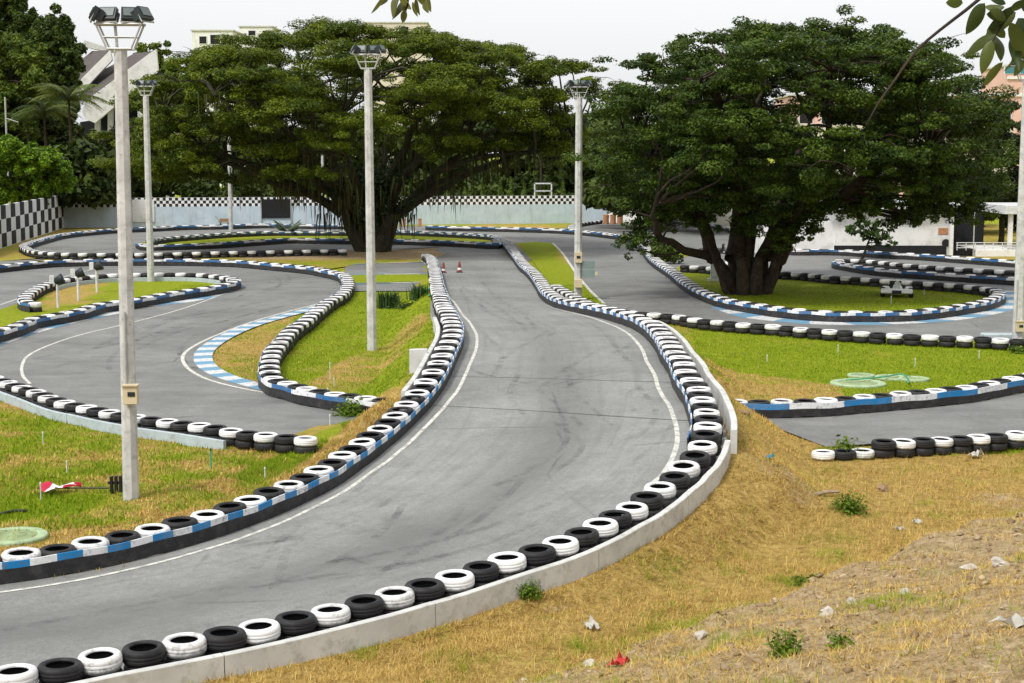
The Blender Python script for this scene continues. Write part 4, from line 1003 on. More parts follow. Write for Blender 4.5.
b = ground_pt(-4, 182); simple_tree('tall_tree', b, 'tall dark tree cut by the upper left picture corner', 'tree', scatter([(-60,0),(-30,-25),(10,-20),(26,0),(34,30),(30,60),(20,110),(-10,150),(-60,150)], 110, .9, 1.6, 3., 182, b, 1.1), .45, 190, (.022,.045,.008), (.09,.14,.018), .32)
b = ground_pt(18, 166); simple_tree('tall_tree', b, 'lighter green rounded tree before the tall dark left trees', 'tree', scatter([(-50,60),(-10,32),(8,26),(24,42),(38,44),(46,66),(46,110),(30,150),(-50,150)], 100, .8, 1.4, 3., 166, b, .9), .40, 150, (.04,.075,.008), (.16,.22,.02), .26)
b = ground_pt(22, 134); simple_tree('bushy_tree', b, 'bright green bushy tree leaning over the left chequered wall', 'tree', scatter([(-40,150),(-10,136),(14,138),(30,146),(45,152),(60,150),(70,166),(72,186),(66,204),(40,206),(0,212),(-40,212)], 95, .6, 1.1, 2., 134, b, .85), .27, 210, (.05,.11,.004), (.20,.33,.01), .16, updown=.8)
b = ground_pt(112, 160); simple_tree('bushy_tree', b, 'dull green spreading tree behind the wall left of the pole', 'tree', scatter([(68,150),(85,140),(110,136),(140,140),(152,160),(150,192),(120,200),(75,200),(66,175)], 46, .7, 1.4, 3., 160, b, .7), .33, 150, (.018,.032,.006), (.075,.095,.016), .2)
b = ground_pt(166, 215); simple_tree('bushy_tree', b, 'light green tree beyond the white gable roof', 'tree', scatter([(120,60),(135,50),(152,45),(165,46),(180,58),(186,90),(170,140),(130,140)], 34, 1.1, 2., 3., 215, b, .8), .45, 120, (.05,.09,.008), (.17,.23,.02), .25)
b = ground_pt(50, 168); simple_tree('bushy_tree', b, 'dark bushy growth beneath the coconut palms', 'tree', scatter([(8,104),(40,92),(84,104),(86,142),(60,190),(8,190)], 40, .8, 1.4, 2.5, 168, b, .8), .34, 150, (.02,.04,.006), (.08,.115,.016), .2)
b = ground_pt(1002, 116); simple_tree('bushy_tree', b, 'dark tree at the right edge beside the white porch', 'tree', scatter([(950,150),(965,110),(985,92),(1005,104),(1022,120),(1050,130),(1050,210),(1000,222),(965,216)], 42, .8, 1.4, 2.5, 116, b, .8), .28, 170, (.014,.026,.006), (.06,.085,.016), .2)
b = ground_pt(862, 100); p_ = scatter([(845,224),(868,221),(892,226),(908,234),(902,244),(885,246),(862,238),(848,232)], 14, .3, .55, 1., 100, b, .6); simple_tree('small_tree', b, 'small broad leaved tree before the white building', 'tree', p_, .3, 120, (.014,.035,.008), (.06,.11,.016), .07, split=4)
b = ground_pt(661, 96); simple_tree('bush', b, 'rounded green bush beside the blue belted row', 'bush', scatter([(652,262),(655,242),(664,236),(676,240),(681,254),(678,262)], 12, .35, .6, .6, 96, b, 1.), .2, 200, (.03,.055,.006), (.10,.15,.015), .06, split=4)
# conical shrubs showing over the wall
for k, (u, v1, lab) in enumerate(((437,190,'low dark conical shrub above the wall right of the trunk'),(449,193,'shortest conical shrub above the wall right of the trunk'),(467,185,'conical shrub above the wall, third right of the trunk'),(483,181,'conical shrub above the wall, left of the tallest pair'),(500,177,'left of the two tallest conical shrubs above the wall'),(511,177,'right of the two tallest conical shrubs above the wall'),(524,182,'conical shrub above the wall, just right of tallest pair'),(537,184,'conical shrub before the white frame above the wall'),(551,188,'short conical shrub right of the white frame above wall'),(563,181,'conical shrub above the wall, left of the lamp post'),(591,183,'conical shrub above the wall, right of the lamp post'))):
    Y = 158.; b = ground_pt(u, Y); zt = on(u, v1, Y)[2]; r = empty('conical_shrub', b, lab, 'shrub', 'conical shrubs behind the wall')
    n_ = 1500; t = rng.random(n_)**.8; ang = rng.uniform(0, 2*PI, n_); rad = .62*(1-t)**.7*rng.uniform(.5, 1.1, n_)
    C = np.stack([rad*np.cos(ang), rad*np.sin(ang), .3+t*(zt-.3)], 1); N_ = np.stack([np.cos(ang), np.sin(ang), np.full(n_, .3)], 1)+rng.normal(size=(n_,3))*.4
    if k == 0: ltm = mat_tint('shrub_leaf', (.03,.06,.006), (.11,.17,.016), .55, .2)
    leafmesh('foliage', C, N_, .2, np.clip(.5+.25*rng.normal(size=n_), 0, 1), ltm, r); MB().tube([(0,0,-.1),(0,0,zt*.6)], .05, 6).build('stem', M['darkbark'], r)
# the continuous dark planting behind the wall
cl = []
def massfill(u0, u1, Y0, Y1, vtop, n, rlo, rhi, bottom=196):
    for _ in range(n):
        u = rng.uniform(u0, u1); Y = rng.uniform(Y0, Y1); v = rng.uniform(vtop(u)+6, bottom); w = rng.uniform(rlo, rhi); cl.append((*on(u, v, Y), w, w, w*.75))
massfill(150, 640, 168, 186, lambda u: 118+12*math.sin(u*.05), 210, 1.2, 2.4, 190)
massfill(64, 160, 166, 180, lambda u: 140, 50, 1.1, 2., 192); massfill(-170, 62, 160, 176, lambda u: 128, 70, 1.2, 2.1, 196); massfill(58, 108, 141, 147, lambda u: 143, 75, .8, 1.3, 198); massfill(150, 345, 158, 166, lambda u: 168, 60, .8, 1.4, 197); massfill(395, 640, 166, 172, lambda u: 170, 60, .8, 1.4, 197); massfill(395, 640, 160, 166, lambda u: 180, 60, .5, .9, 200); massfill(755, 850, 116, 122, lambda u: 190, 24, .7, 1.2, 228)
massfill(590, 1060, 128, 150, lambda u: 125+10*math.sin(u*.04) if u < 820 else 178, 105, 1.2, 2.2, 212)
C, N_, T = clumps(cl, 110); leafmesh('woodland', C, N_, .8, T, mat_tint('woodland_leaf', (.018,.036,.006), (.085,.125,.016), .6, .25), label='dark mass of distant planting behind the boundary wall', cat='trees', kind='stuff')
# palms
def palm(u, v_top, Y, label, cat, n=20, L=3.2, zb=0., lo=(.02,.04,.008), hi=(.10,.14,.02), droop=.9, trunk=True, name='palm_tree', up=.6, lw=.05):
    b = ground_pt(u, Y); zt = on(u, v_top, Y)[2]-L*.35; r = empty(name, b, label, cat)
    if trunk: MB().tube([(0,0,-.2),(.1,0,zt*.5),(0,.05,zt)], [.17,.14,.11], 8).build('trunk', M['bark'], r)
    V_ = []; F_ = []; T_ = []
    for k in range(n):
        ang = 2*PI*k/n*1.0+rng.uniform(-.25,.25); el = rng.uniform(-.1, up); l = L*rng.uniform(.75, 1.1); d = np.array((math.cos(ang), math.sin(ang), 0)); side = np.array((-d[1], d[0], 0)); t0 = rng.random()
        rachis = []
        for i in range(17):
            t = i/16; rachis.append(np.array((0,0,zt if trunk else .15))+d*l*t*math.cos(el*(1-t*.5))+np.array((0,0,l*(math.sin(el+.35)*t-droop*t*t*.62))))
        for i in range(1, 17):
            p = rachis[i]; ll = l*.27*math.sin(PI*(.12+.85*i/16))+.08
            for sg in (-1, 1):
                for h in (0, .5):
                    q0 = p*(1-h)+rachis[i-1]*h; tip = q0+side*sg*ll*.8+d*ll*.35+np.array((0,0,-ll*rng.uniform(.25,.7))); o_ = len(V_)
                    w = d*lw*l/3.2; V_ += [q0-w, q0+w, tip]; F_.append((o_, o_+1, o_+2)); T_ += [np.clip(t0+.15*rng.normal(), 0, 1)]*3
    npmesh('fronds', np.array(V_), np.array(F_), mat_tint(name+'_leaf', lo, hi, .45, .25), dict(tint=T_), r)
palm(72, 84, 152, 'coconut palm with arching fronds before the white gable roof', 'palm tree', 30, 4.2, droop=1.15, up=1.15, lo=(.035,.06,.01), hi=(.15,.19,.03), lw=.04)
palm(47, 98, 157, 'coconut palm half hidden behind the bright bushy tree', 'palm tree', 28, 4., droop=1.15, up=1.1, lo=(.03,.055,.01), hi=(.13,.17,.03), lw=.04)
palm(30, 108, 160, 'dark low palm at far left behind the bushy tree', 'palm tree', 20, 3.2, hi=(.06,.09,.015))
palm(540, 128, 164, 'fan shaped palm in the dark planting left of lamp post', 'palm tree', 22, 2.6, hi=(.05,.08,.02))
palm(287, 216, 130, 'young grey green palm on the thin infield strip', 'palm', 26, 1.45, trunk=False, name='young_palm', lo=(.05,.075,.04), hi=(.17,.21,.12), droop=.25, up=1.35, lw=.09)

# ------------------------------------------------------------------ buildings
def rbox(c, d, mat, name, parent, rz=0): return MB().box(c, d, rz, bev=.02).build(name, mat, parent)
# gabled hall behind the palms: a roof slope rising to the right with thick white edge boards
Y = 196.; k = Y/F
b = ground_pt(115, Y); hall = empty('gabled_hall', b, 'white gabled hall with steep brown roof slopes behind the palms', 'building')
def hp(u, v, dy=0.): return on(u, v, Y+dy)-b
def slopeprism(quad, d0, d1, mat, name):
    m = MB(); vs = [hp(u, v, d0) for u, v in quad]+[hp(u, v, d0)+np.array((0, d1, 0)) for u, v in quad]; n_ = len(quad)
    m.add(vs, [tuple(range(n_)), tuple(range(n_, 2*n_))[::-1]]+[(i, n_+i, n_+(i+1)%n_, (i+1)%n_) for i in range(n_)]); return m.build(name, mat, hall)
slopeprism([(82,112),(88,99),(150,53),(156,49),(158,70),(95,123),(85,119)], 0, .6, M['render'], 'gable_board')
slopeprism([(72,88),(110,50),(112,60),(76,98)], 6, .6, M['render'], 'gable_board')
def roof(q0, q1, dy0, dy1, name):
    m = MB(); a = hp(*q0, dy0); b_ = hp(*q1, dy0); c = hp(q1[0]-17, q1[1]+1, dy1); d = hp(q0[0]-12, q0[1]-15, dy1)
    up = np.array((0,0,-.35)); m.add([a, b_, c, d, a+up, b_+up, c+up, d+up], [(0,1,2,3),(7,6,5,4),(0,4,5,1),(1,5,6,2),(2,6,7,3),(3,7,4,0)]); m.build(name, M['roofdark'], hall)
roof((86,100), (152,52), .3, 16, 'roof'); roof((66,96), (109,50), 6.3, 22, 'roof')
slopeprism([(80,122),(100,119),(158,72),(158,150),(80,150)], 3, 8, M['dark'], 'porch_recess')
for u in (97, 110, 124, 140): slopeprism([(u-2.4,119-(u-100)*.8),(u+2.4,116-(u-100)*.8),(u+2.4,150),(u-2.4,150)], 1.2, .7, M['render'], 'column')
slopeprism([(84,47),(110,52),(110,48.5),(84,40)], 20, 5, M['concrete'], 'rear_ridge')
slopeprism([(80,138),(160,138),(160,226),(80,226)], 2, 9, M['render'], 'wall')
def block(name, u0, v0, u1, Y, dep, mat, label, wins=(), winmat=None, bands=()):
    b = ground_pt((u0+u1)/2, Y); r = empty(name, b, label, 'building'); W_ = (u1-u0)*Y/F; H = on(u0, v0, Y)[2]
    MB().box((0, dep/2, H/2), (W_, dep, H), bev=.05).build('wall', mat, r)
    MB().box((0, dep/2, H+.15), (W_+.5, dep+.5, .3), bev=.03).build('roof', M['concrete'], r)
    for (a, c, w, h) in wins:
        p = on(a, c, Y)-b; e = MB().box((p[0], -.03, p[2]), (w, .12, h)).build('window', M['rail'], r); MB().box((p[0], -.075, p[2]), (w*.86, .08, h*.86)).build('pane', winmat or M['dark'], e)
    for v_, h, m_ in bands: z = on(u0, v_, Y)[2]; MB().box((0, -.12, z), (W_+.2, .3, h), bev=.02).build('band', m_, r)
    return r
block('apartment_block', 196, 31, 236, 330, 12, M['render'], 'small white block with dark windows above the tree, upper left', [(203,40,1.7,1.7),(215,39.5,2.2,2.2),(226,39,1.6,1.9)])
block('apartment_block', 243, 27, 275, 360, 12, M['render'], 'white flat roofed block peeping above the crown top', [(252,33,1.8,1.2),(266,33,1.8,1.2)])
block('apartment_block', 366, 23, 428, 380, 14, M['cream'], 'cream flat block just topping the left crown', [(380,29,2,1.2),(405,29,2,1.2)])
block('apartment_block', 1003, 66, 1100, 250, 14, M['pink'], 'pink block with blue windows at the upper right edge', [(1012,70,2.6,1.3),(1026,70,2,1.3)], M['blueglass'], [(78,.4,M['render']),(95,.5,M['render'])])
block('long_building', 790, 96, 1010, 190, 12, M['pink'], 'long building with pink top showing through the dark crown', [(u, 118, 1.8, 1.5) for u in range(806, 1005, 22)], None, [(150,6.4,M['cream']),(164,.9,M['yellow'])])
# white pavilion at the right with porch
Y = 104.; b = ground_pt(890, Y); pav = empty('pavilion', b, 'low white building with barred window and dark porch at right', 'building')
def pv(u, v, dy=0.): return on(u, v, Y+dy)-b
def pslab(u0, v0, u1, v1, dy, dep, mat, name, bev=.02):
    a = pv(u0, v1); c = pv(u1, v0); z0 = a[2] if v1 < 251 else -.1
    return MB().box(((a[0]+c[0])/2, dy+dep/2, (z0+c[2])/2), (c[0]-a[0], dep, c[2]-z0), bev=bev).build(name, mat, pav)
pslab(835, 209, 950, 253, 0, 7, M['render'], 'wall'); pslab(762, 222, 836, 253, .4, 5, M['render'], 'wall')
pslab(826, 203, 958, 209, -.7, 9, M['rail'], 'roof'); pslab(834, 245.5, 946, 253, -.12, .16, M['dark'], 'plinth')
w = pslab(889, 212, 916, 224.5, -.04, .14, M['dark'], 'window')
m = MB()
for u in np.arange(890, 916, 2.1): a = pv(u, 218); m.box((a[0], -.07, a[2]), (.03, .03, .9))
m.build('bars', M['rail'], w)
pslab(938, 228, 948, 234.5, -.05, .06, M['brick'], 'sign')
c = pv(945.5, 243); m = MB(); m.lathe([(0,0),(.26,0),(.27,.03),(0,.03)], n=20); e = m.build('roundel', M['blackplastic'], pav); e.location = (c[0], -.05, c[2]); e.rotation_euler.x = PI/2
pslab(948, 209, 953, 254, -.35, .35, M['render'], 'column')
pslab(953, 206, 975, 251, 3, 4, M['dark'], 'porch_recess'); pslab(975, 206, 1012, 251, 6, 3, M['dark'], 'porch_recess')
pslab(1007.5, 214, 1012.5, 254, -.2, .35, M['render'], 'column'); pslab(1003, 205, 1060, 214, -.5, 6, M['rail'], 'canopy'); pslab(972.3, 212, 974.3, 254, -.2, .14, M['pole'], 'column')
pslab(974, 249.5, 1060, 256, -.4, 6, M['render'], 'terrace_wall'); pslab(954, 249, 974, 256, .1, 5, M['dark'], 'steps')
m = MB()
for z in (242.5, 245, 247.5): a = pv(955, z); c = pv(1060, z); m.tube([(a[0],-.3,a[2]),(c[0],-.3,c[2])], .03, 6)
for u in range(956, 1060, 9): a = pv(u, 242.5); c = pv(u, 250); m.tube([(a[0],-.3,a[2]),(a[0],-.3,c[2])], .03, 6)
m.build('railing', M['rail'], pav)
# low flat roof behind the bushy tree
block('shed', 26, 140.5, 88, 172, 6, M['signgrey'], 'low shed with pale flat roof behind the bushy tree', [(38,144,1.4,.5)])
Yw = 157.; b = ground_pt(543, Yw); m = MB()
zt = on(543, 183, Yw)[2]; h = on(543, 191, Yw)[2]
for x in (-.85, .85): m.box((x, 0, zt/2), (.13, .13, zt))
m.box((0,0,zt-.05), (1.83,.13,.13)); m.box((0,0,h), (1.83,.13,.1)); r = m.build('goal_frame', M['rail'], label='white painted frame standing behind the wall among shrubs', cat='frame'); r.location = tuple(b)
b = ground_pt(9, 150); m = MB(); zt = on(9, 97, 150)[2]; m.tube([(0,0,0),(0,0,zt)], .09, 8); m.tube([(0,0,zt-2),(1.2,0,zt-2.4)], .04, 6); r = m.build('utility_pole', M['galv'], label='thin grey utility pole at far left above the bushy tree', cat='pole'); r.location = tuple(b)

# ------------------------------------------------------------------ karts, cones, posts and small things
def wheel(parent, x, y, z, r, w): 
    m = MB(); m.lathe([(r*.5,-w/2),(r*.92,-w/2),(r,-w*.3),(r,w*.3),(r*.92,w/2),(r*.5,w/2)], n=18, closed=True); e = m.build('wheel', M['blackplastic'], parent, smooth=False); e.location = (x, y, z); e.rotation_euler.y = PI/2
    MB().lathe([(0,-w*.35),(r*.52,-w*.4),(r*.52,w*.4),(0,w*.35)], n=12).build('rim', M['galv'], e)
b = at(897, 296, .03); buggy = empty('racing_buggy', b, 'white single seat racing buggy parked nose away on the shaded lawn', 'buggy', rz=-.26); buggy.scale = (.86,.8,.9)
m = MB(); m.box((0,0,.34), (.62,2.6,.36), top=.75, bev=.08); m.box((0,1.5,.26), (.36,1.0,.22), top=.7, bev=.06); m.build('body', M['kartwhite'], buggy)
m = MB(); m.box((-.62,-.1,.33), (.5,1.5,.32), top=.85, bev=.07); m.box((.62,-.1,.33), (.5,1.5,.32), top=.85, bev=.07); m.build('side_pod', M['kartwhite'], buggy)
m = MB(); m.box((0,-.55,.66), (.42,.7,.34), top=.6, bev=.08); m.build('engine_cover', M['kartwhite'], buggy)
m = MB(); m.box((0,-1.15,.92), (.9,.34,.05)); m.box((-.44,-1.15,.82), (.03,.36,.26)); m.box((.44,-1.15,.82), (.03,.36,.26)); m.tube([(0,-1.1,.5),(0,-1.15,.9)], .04, 6); m.build('rear_wing', M['kartwhite'], buggy)
m = MB(); m.box((0,-1.35,.36), (1.7,.12,.26), bev=.05); m.build('rear_bumper', M['kartwhite'], buggy)
MB().box((0,-1.42,.30), (.5,.06,.2)).build('exhaust_box', M['blackplastic'], buggy)
m = MB(); m.box((0,2.1,.2), (1.3,.3,.05)); m.build('front_wing', M['kartwhite'], buggy)
for x, y, r_ in ((-.75,-1.0,.27),(.75,-1.0,.27),(-.68,1.35,.24),(.68,1.35,.24)): wheel(buggy, x, y, r_, r_, .26)
m = MB(); m.tube([(-.16,-.2,.5),(-.14,-.2,.98),(.14,-.2,.98),(.16,-.2,.5)], .025, 6); m.build('roll_bar', M['blackplastic'], buggy)
def kart(b, rz, label, body):
    r = empty('parked_kart', b, label, 'kart', 'karts parked behind the right tree', rz)
    m = MB(); m.box((0,0,.1), (.9,1.7,.07)); m.build('floor_pan', M['blackplastic'], r)
    for nme, c, d in (('side_pod',(-.55,0,.2),(.26,.9,.22)),('side_pod',(.55,0,.2),(.26,.9,.22)),('nose_cone',(0,1.0,.2),(1.05,.34,.22)),('rear_bumper',(0,-1.0,.2),(1.2,.16,.22))): MB().box(c, d, top=.85, bev=.05).build(nme, body, r)
    m = MB(); m.box((0,-.25,.24), (.42,.42,.08), bev=.03); m.box((0,-.48,.45), (.42,.08,.42), bev=.03, tilt=.2); m.build('seat', M['blackplastic'], r)
    m = MB(); pts = [(.15*math.cos(t), .35+.05*math.sin(t), .52+.14*math.sin(t)) for t in np.linspace(0, 2*PI, 14)]; m.tube(pts, .018, 6); m.tube([(0,.36,.5),(0,.75,.15)], .02, 6); m.build('steering_wheel', M['blackplastic'], r)
    MB().box((.28,-.5,.3), (.3,.36,.3), bev=.04).build('engine', M['galv'], r)
    for x, y in ((-.6,-.72),(.6,-.72),(-.55,.68),(.55,.68)): wheel(r, x, y, .14, .14, .18)
kart(at(732, 266, .02), 1.35, 'white kart parked left of the dark tree trunk', M['kartwhite'])
kart(at(716, 253, .02), 1.2, 'black kart parked farther back left of the trunk', M['blackplastic'])
def cone(u, v, z, label):
    r = empty('traffic_cone', at(u, v, z), label, 'traffic cone', 'traffic cones on the raised straight')
    r.scale = (.75, .75, .78)
    MB().lathe([(.2,.03),(.17,.05),(.13,.28),(.06,.72),(.0,.74)], n=16).build('cone_body', M['cone'], r); MB().lathe([(.152,.16),(.128,.30),(.121,.30),(.145,.16)], n=16).build('reflective_band', M['cloth'], r); MB().box((0,0,.015), (.46,.46,.04)).build('base', M['blackplastic'], r)
d_ = on(443.5, 273, 79); cone(443.5, 273, .36, 'faded traffic cone close to the left tyre row'); cone(459.5, 272, .36, 'faded red traffic cone standing out on the track')
def stake_lamp(u, v, h, label, rz):
    r = empty('spot_lamp', at(u, v, .02), label, 'spot lamp', 'small spot lamps on the left island', rz)
    MB().tube([(0,0,-.1),(0,0,h)], .055, 8).build('stake', M['rail'], r)
    m = MB(); m.lathe([(.05,-.22),(.16,-.16),(.24,.12),(.24,.18),(.21,.18),(.19,.12)], n=16); e = m.build('lamp_head', M['lampblack'], r, smooth=True); e.location = (.1,0,h+.18); e.rotation_euler = (0, 1.15, 0)
    MB().lathe([(0,.15),(.2,.15)], n=16).build('lamp_lens', M['glass'], e)
    MB().box((-.22,0,h+.2), (.2,.2,.36)).build('control_box', M['rail'], r)
stake_lamp(58, 308, 1.05, 'nearest of three spot lamps by the left island row end', .2); stake_lamp(78.5, 301, 1.1, 'middle of three spot lamps on the left island', .3); stake_lamp(97, 292.5, 1.1, 'farthest and largest of three spot lamps on left island', .1)
def peg(u, v, label, h=.3, green=False):
    r = empty('sprinkler', [*at(u, v)[:2], float(height(*[np.array([q_]) for q_ in at(u, v)[:2]])[0])+.0], label, 'sprinkler', 'small sprinkler pegs in the lawns')
    MB().tube([(0,0,-.1),(0,0,h*.8)], .012 if not green else .02, 6).build('stake', M['rail'] if not green else M['hose'], r)
    h *= .8; m = MB(); m.lathe([(0,h),(.02,h),(.018,h+.04),(0,h+.05)], n=8); m.build('nozzle', M['rail'] if not green else M['blackplastic'], r)
for a in ((41,500,'white sprinkler peg left of the fallen flag',.42),(67,472,'white sprinkler peg on the left grass above the fallen flag',.3),(43,442,'white sprinkler peg on left grass near the blue wall',.3),(211,467,'green sprinkler peg on the left slope',.5,True),(265,478,'tiny sprinkler peg on the straw slope by the left tyre row',.25),(330,428,'sprinkler peg at the slope below the tunnel weeds',.3),(330,378,'taller sprinkler peg low on the central lawn',.6),(334,386,'short sprinkler peg low on the central lawn',.3),(328,398,'white sprinkler peg beside the central belted row',.35),(915,366,'white sprinkler peg in the middle of the bright right lawn',.3),(979,358,'white sprinkler peg on the right lawn near the lamp post',.3),(838,352,'dark topped sprinkler peg at the far side of right lawn',.3),(767,361,'tiny sprinkler peg at the left part of right lawn',.25),(891,305,'pale sprinkler peg before the white buggy',.5),(924,296,'pale sprinkler peg right of the white buggy',.35)):
    peg(*a)
# fallen flag with slatted stand
b = at(64, 492); r = empty('fallen_flag', b, 'red and white flag fallen with black pole and slatted stand', 'flag')
m = MB(); m.tube([(-.55,.12,.06),(.9,-.05,.09)], .016, 6); m.build('pole', M['blackplastic'], r)
Vf = []; nU, nV = 12, 6
for i in range(nU):
    for j in range(nV):
        u_, v_ = i/(nU-1), j/(nV-1); Vf.append((-.5+.82*u_, .22-.62*v_*math.sin(PI*min(1,u_*1.15+.1))-.1*u_, .10+.05*math.sin(u_*9+v_*3)*(1-.4*v_)+.04*rng.random()))
m = MB(); fs = []; mi = []
for i in range(nU-1):
    for j in range(nV-1): fs.append((i*nV+j, i*nV+j+1, (i+1)*nV+j+1, (i+1)*nV+j)); mi.append(0 if i < 3 or (i > 8 and j < 3) or (j > 3 and i > 6) else 1)
m.add(Vf, fs); m.m = mi; m.build('cloth', [M['red'], M['cloth']], r, smooth=True)
m = MB()
for k_ in range(4): m.box((.98+.085*k_, -.08+.02*k_, .16), (.05,.1,.36))
m.box((1.1,-.05,.2), (.4,.04,.05)); m.build('stand', M['blackplastic'], r)
# round drain covers and hoses
def cover(u, v, rx, label):
    p = at(u, v); z = float(height(np.array([p[0]]), np.array([p[1]]))[0]); m = MB(); m.lathe([(.70,.005),(.72,.045),(.78,.055),(.97,.05),(1,.03),(1,-.05)], n=36); 
    for k_ in (-1, 1): m.tube([(k_*.3-.08,0,.07),(k_*.3-.08,0,.1),(k_*.3+.08,0,.1),(k_*.3+.08,0,.07)], .012, 5)
    o = empty('drain_cover', (p[0], p[1], z+.02), label, 'cover', 'pale green round covers'); o.scale = (rx, rx, 1); m.build('rim', M['palegreen'], o); MB().lathe([(0,.03),(.5,.035),(.71,.02)], n=36).build('lid', M['lid'], o)
cover(858, 383, .82, 'largest pale green round cover on the right lawn'); cover(861, 375.5, .42, 'smallest pale green round cover behind the largest one'); cover(892, 377.3, .52, 'pale green round cover in the middle of the lawn trio'); cover(914, 379, .46, 'pale green round cover at the right end with hose'); cover(12, 536, .62, 'pale green round cover beside the left row near the frame edge')
def hosepath(pts, rad, label, mat, zz=.1, name='hose'):
    P = [np.array((*at(u, v)[:2], 0)) for u, v in pts]
    for p in P: p[2] = float(height(np.array([p[0]]), np.array([p[1]]))[0])+zz
    Q = catmull(np.array(P), .15); MB().tube([tuple(x) for x in Q], rad, 6).build(name, mat, smooth=True, label=label, cat='hose')
hosepath([(846,383),(866,381.5),(886,379.5),(900,377),(906,379),(908,386)], .022, 'green hose lying across the round covers on right lawn', M['hose'], .13)
hosepath([(-20,520),(0,514.5),(14,511),(28,511)], .03, 'dark hose lying on the grass at the left edge', M['blackplastic'], .04)
hosepath([(411,300),(416,303),(424,303.5),(430,302),(433,304),(429,308)], .05, 'turquoise hose looped beside the grass tufts', M['hose'], .12)
# cabinet, brick posts, barrels, block
b = at(714, 281, .02); r = empty('cabinet', b, 'small pale electrical cabinet left of the dark tree trunk', 'cabinet'); MB().box((0,0,.72), (.36,.3,1.2)).build('case', M['bluewall'], r); MB().box((0,0,.06), (.7,.5,.14)).build('plinth', M['concrete'], r); MB().box((0,-.155,.74), (.28,.02,.95)).build('door', M['rail'], r)
for u, lab in ((404,'short orange brick post just right of the trunk'),(420,'orange brick post left of the far belt end')):
    b = at(u, 226.5); m = MB(); m.box((0,0,.35), (.3,.3,.7)); m.box((0,0,.72), (.36,.36,.06)); o = m.build('brick_post', M['brick'], label=lab, cat='post', group='orange posts by the far wall'); o.location = tuple(b)
for u, lab in ((606,'left one of three orange barrels by the white wall end'),(613,'middle one of three orange barrels by the white wall end'),(620,'right one of three orange barrels by the white wall end')):
    b = at(u, 224); m = MB(); m.lathe([(0,0),(.28,0),(.3,.05),(.28,.28),(.3,.3),(.28,.32),(.28,.6),(.3,.62),(.28,.64),(.29,.88),(.25,.92),(0,.92)], n=16); o = m.build('barrel', M['brick'], label=lab, cat='barrel', group='orange barrels', smooth=False); o.location = tuple(b)
b = at(225, 226.5); r = empty('handcart', b, 'brown handcart standing at the far wall by the lamp post', 'handcart')
m = MB(); m.box((0,0,.45), (1.1,.6,.1)); m.box((0,.3,.62), (1.1,.05,.25)); m.build('tray', M['plank'], r); wheel(r, -.35, -.32, .2, .2, .08); wheel(r, .35, -.32, .2, .2, .08); MB().tube([(-.5,0,.5),(-.9,0,1.0)], .03, 6).build('handle', M['plank'], r)
b = at(1003, 346); o = MB().box((0,0,.2), (1.5,.5,.5), bev=.03).build('concrete_block', M['bluewall'], label='low pale concrete block left of the weathered lamp post', cat='block'); o.location = tuple(b)

# ------------------------------------------------------------------ tufts, weeds and litter
def gz(x, y): return float(height(np.array([x]), np.array([y]))[0])
def tuft(u, v, label, n, h, spread, lo, hi, z=None, name='grass_tuft', w=.02, lean=.5, cat='plant', zguess=0.):
    p = at(u, v, zguess)[:2]; r_ = rng; Vt = []; Ft = []; Tt = []
    for k in range(n):
        a = r_.normal(size=2)*spread; ang = r_.uniform(0, 2*PI); l = h*r_.uniform(.5, 1.1); d = np.array((math.cos(ang), math.sin(ang))); ln = r_.uniform(.1, lean)
        base = np.array((a[0], a[1], -.02)); s_ = np.array((-d[1], d[0], 0))*w*r_.uniform(.6,1.4); m1 = base+np.array((d[0]*ln*l*.35, d[1]*ln*l*.35, l*.6)); tip = base+np.array((d[0]*ln*l, d[1]*ln*l, l*(1-.3*ln))); o_ = len(Vt)
        Vt += [base-s_, base+s_, m1+s_*.8, m1-s_*.8, tip]; Ft += [(o_,o_+1,o_+2),(o_,o_+2,o_+3),(o_+3,o_+2,o_+4)]; Tt += [np.clip(.5+.3*r_.normal(), 0, 1)]*5
    o = npmesh(name, np.array(Vt), np.array(Ft), mat_tint(name+'_blade', lo, hi, .6, .25), dict(tint=Tt), label=label, cat=cat); o.location = (p[0], p[1], gz(*p)); return o
def weed(u, v, label, n, rad, h, lo=(.05,.10,.006), hi=(.17,.26,.015), zguess=0., leaf=.05):
    p = at(u, v, zguess)[:2]; d = rng.normal(size=(n, 3)); d /= np.linalg.norm(d, axis=1)[:, None]; d[:, 2] = np.abs(d[:, 2])
    leaf *= 1.35; C = d*(rng.uniform(.0, 1, n)**.8)[:, None]*np.array((rad, rad, h))*(1+.25*np.sin(6*np.arctan2(d[:,1], d[:,0])))[:, None]
    nr = d*.6+rng.normal(size=(n,3))*.5+np.array((0,0,.5)); nr /= np.linalg.norm(nr, axis=1)[:, None]; T = np.cross(nr, rng.normal(size=(n,3))); T /= np.linalg.norm(T, axis=1)[:, None]; B = np.cross(nr, T); s_ = (leaf*rng.uniform(.6, 1.3, n))[:, None]
    Vw = np.stack([C-T*s_*.5, C+B*s_*.28, C+T*s_*.5-nr*s_*.12, C-B*s_*.28, C-T*s_*.5+B*.006], 1).reshape(-1, 3); Vw = np.vstack([[(0, 0, -.03)], Vw]); k0 = 1+5*np.arange(n); z0 = np.zeros(n, int)
    Fw = np.concatenate([np.stack([k0, k0+1, k0+2], 1), np.stack([k0, k0+2, k0+3], 1), np.stack([z0, k0, k0+4], 1)]); tw = np.concatenate([[.3], np.repeat(np.clip(.5+.25*rng.normal(size=n), 0, 1), 5)])
    o = npmesh('weed', Vw, Fw, mat_tint('weed_leaf', lo, hi, .6, .25), dict(tint=tw), label=label, cat='weed', group='green weeds on dry ground'); o.location = (p[0], p[1], gz(*p)); return o
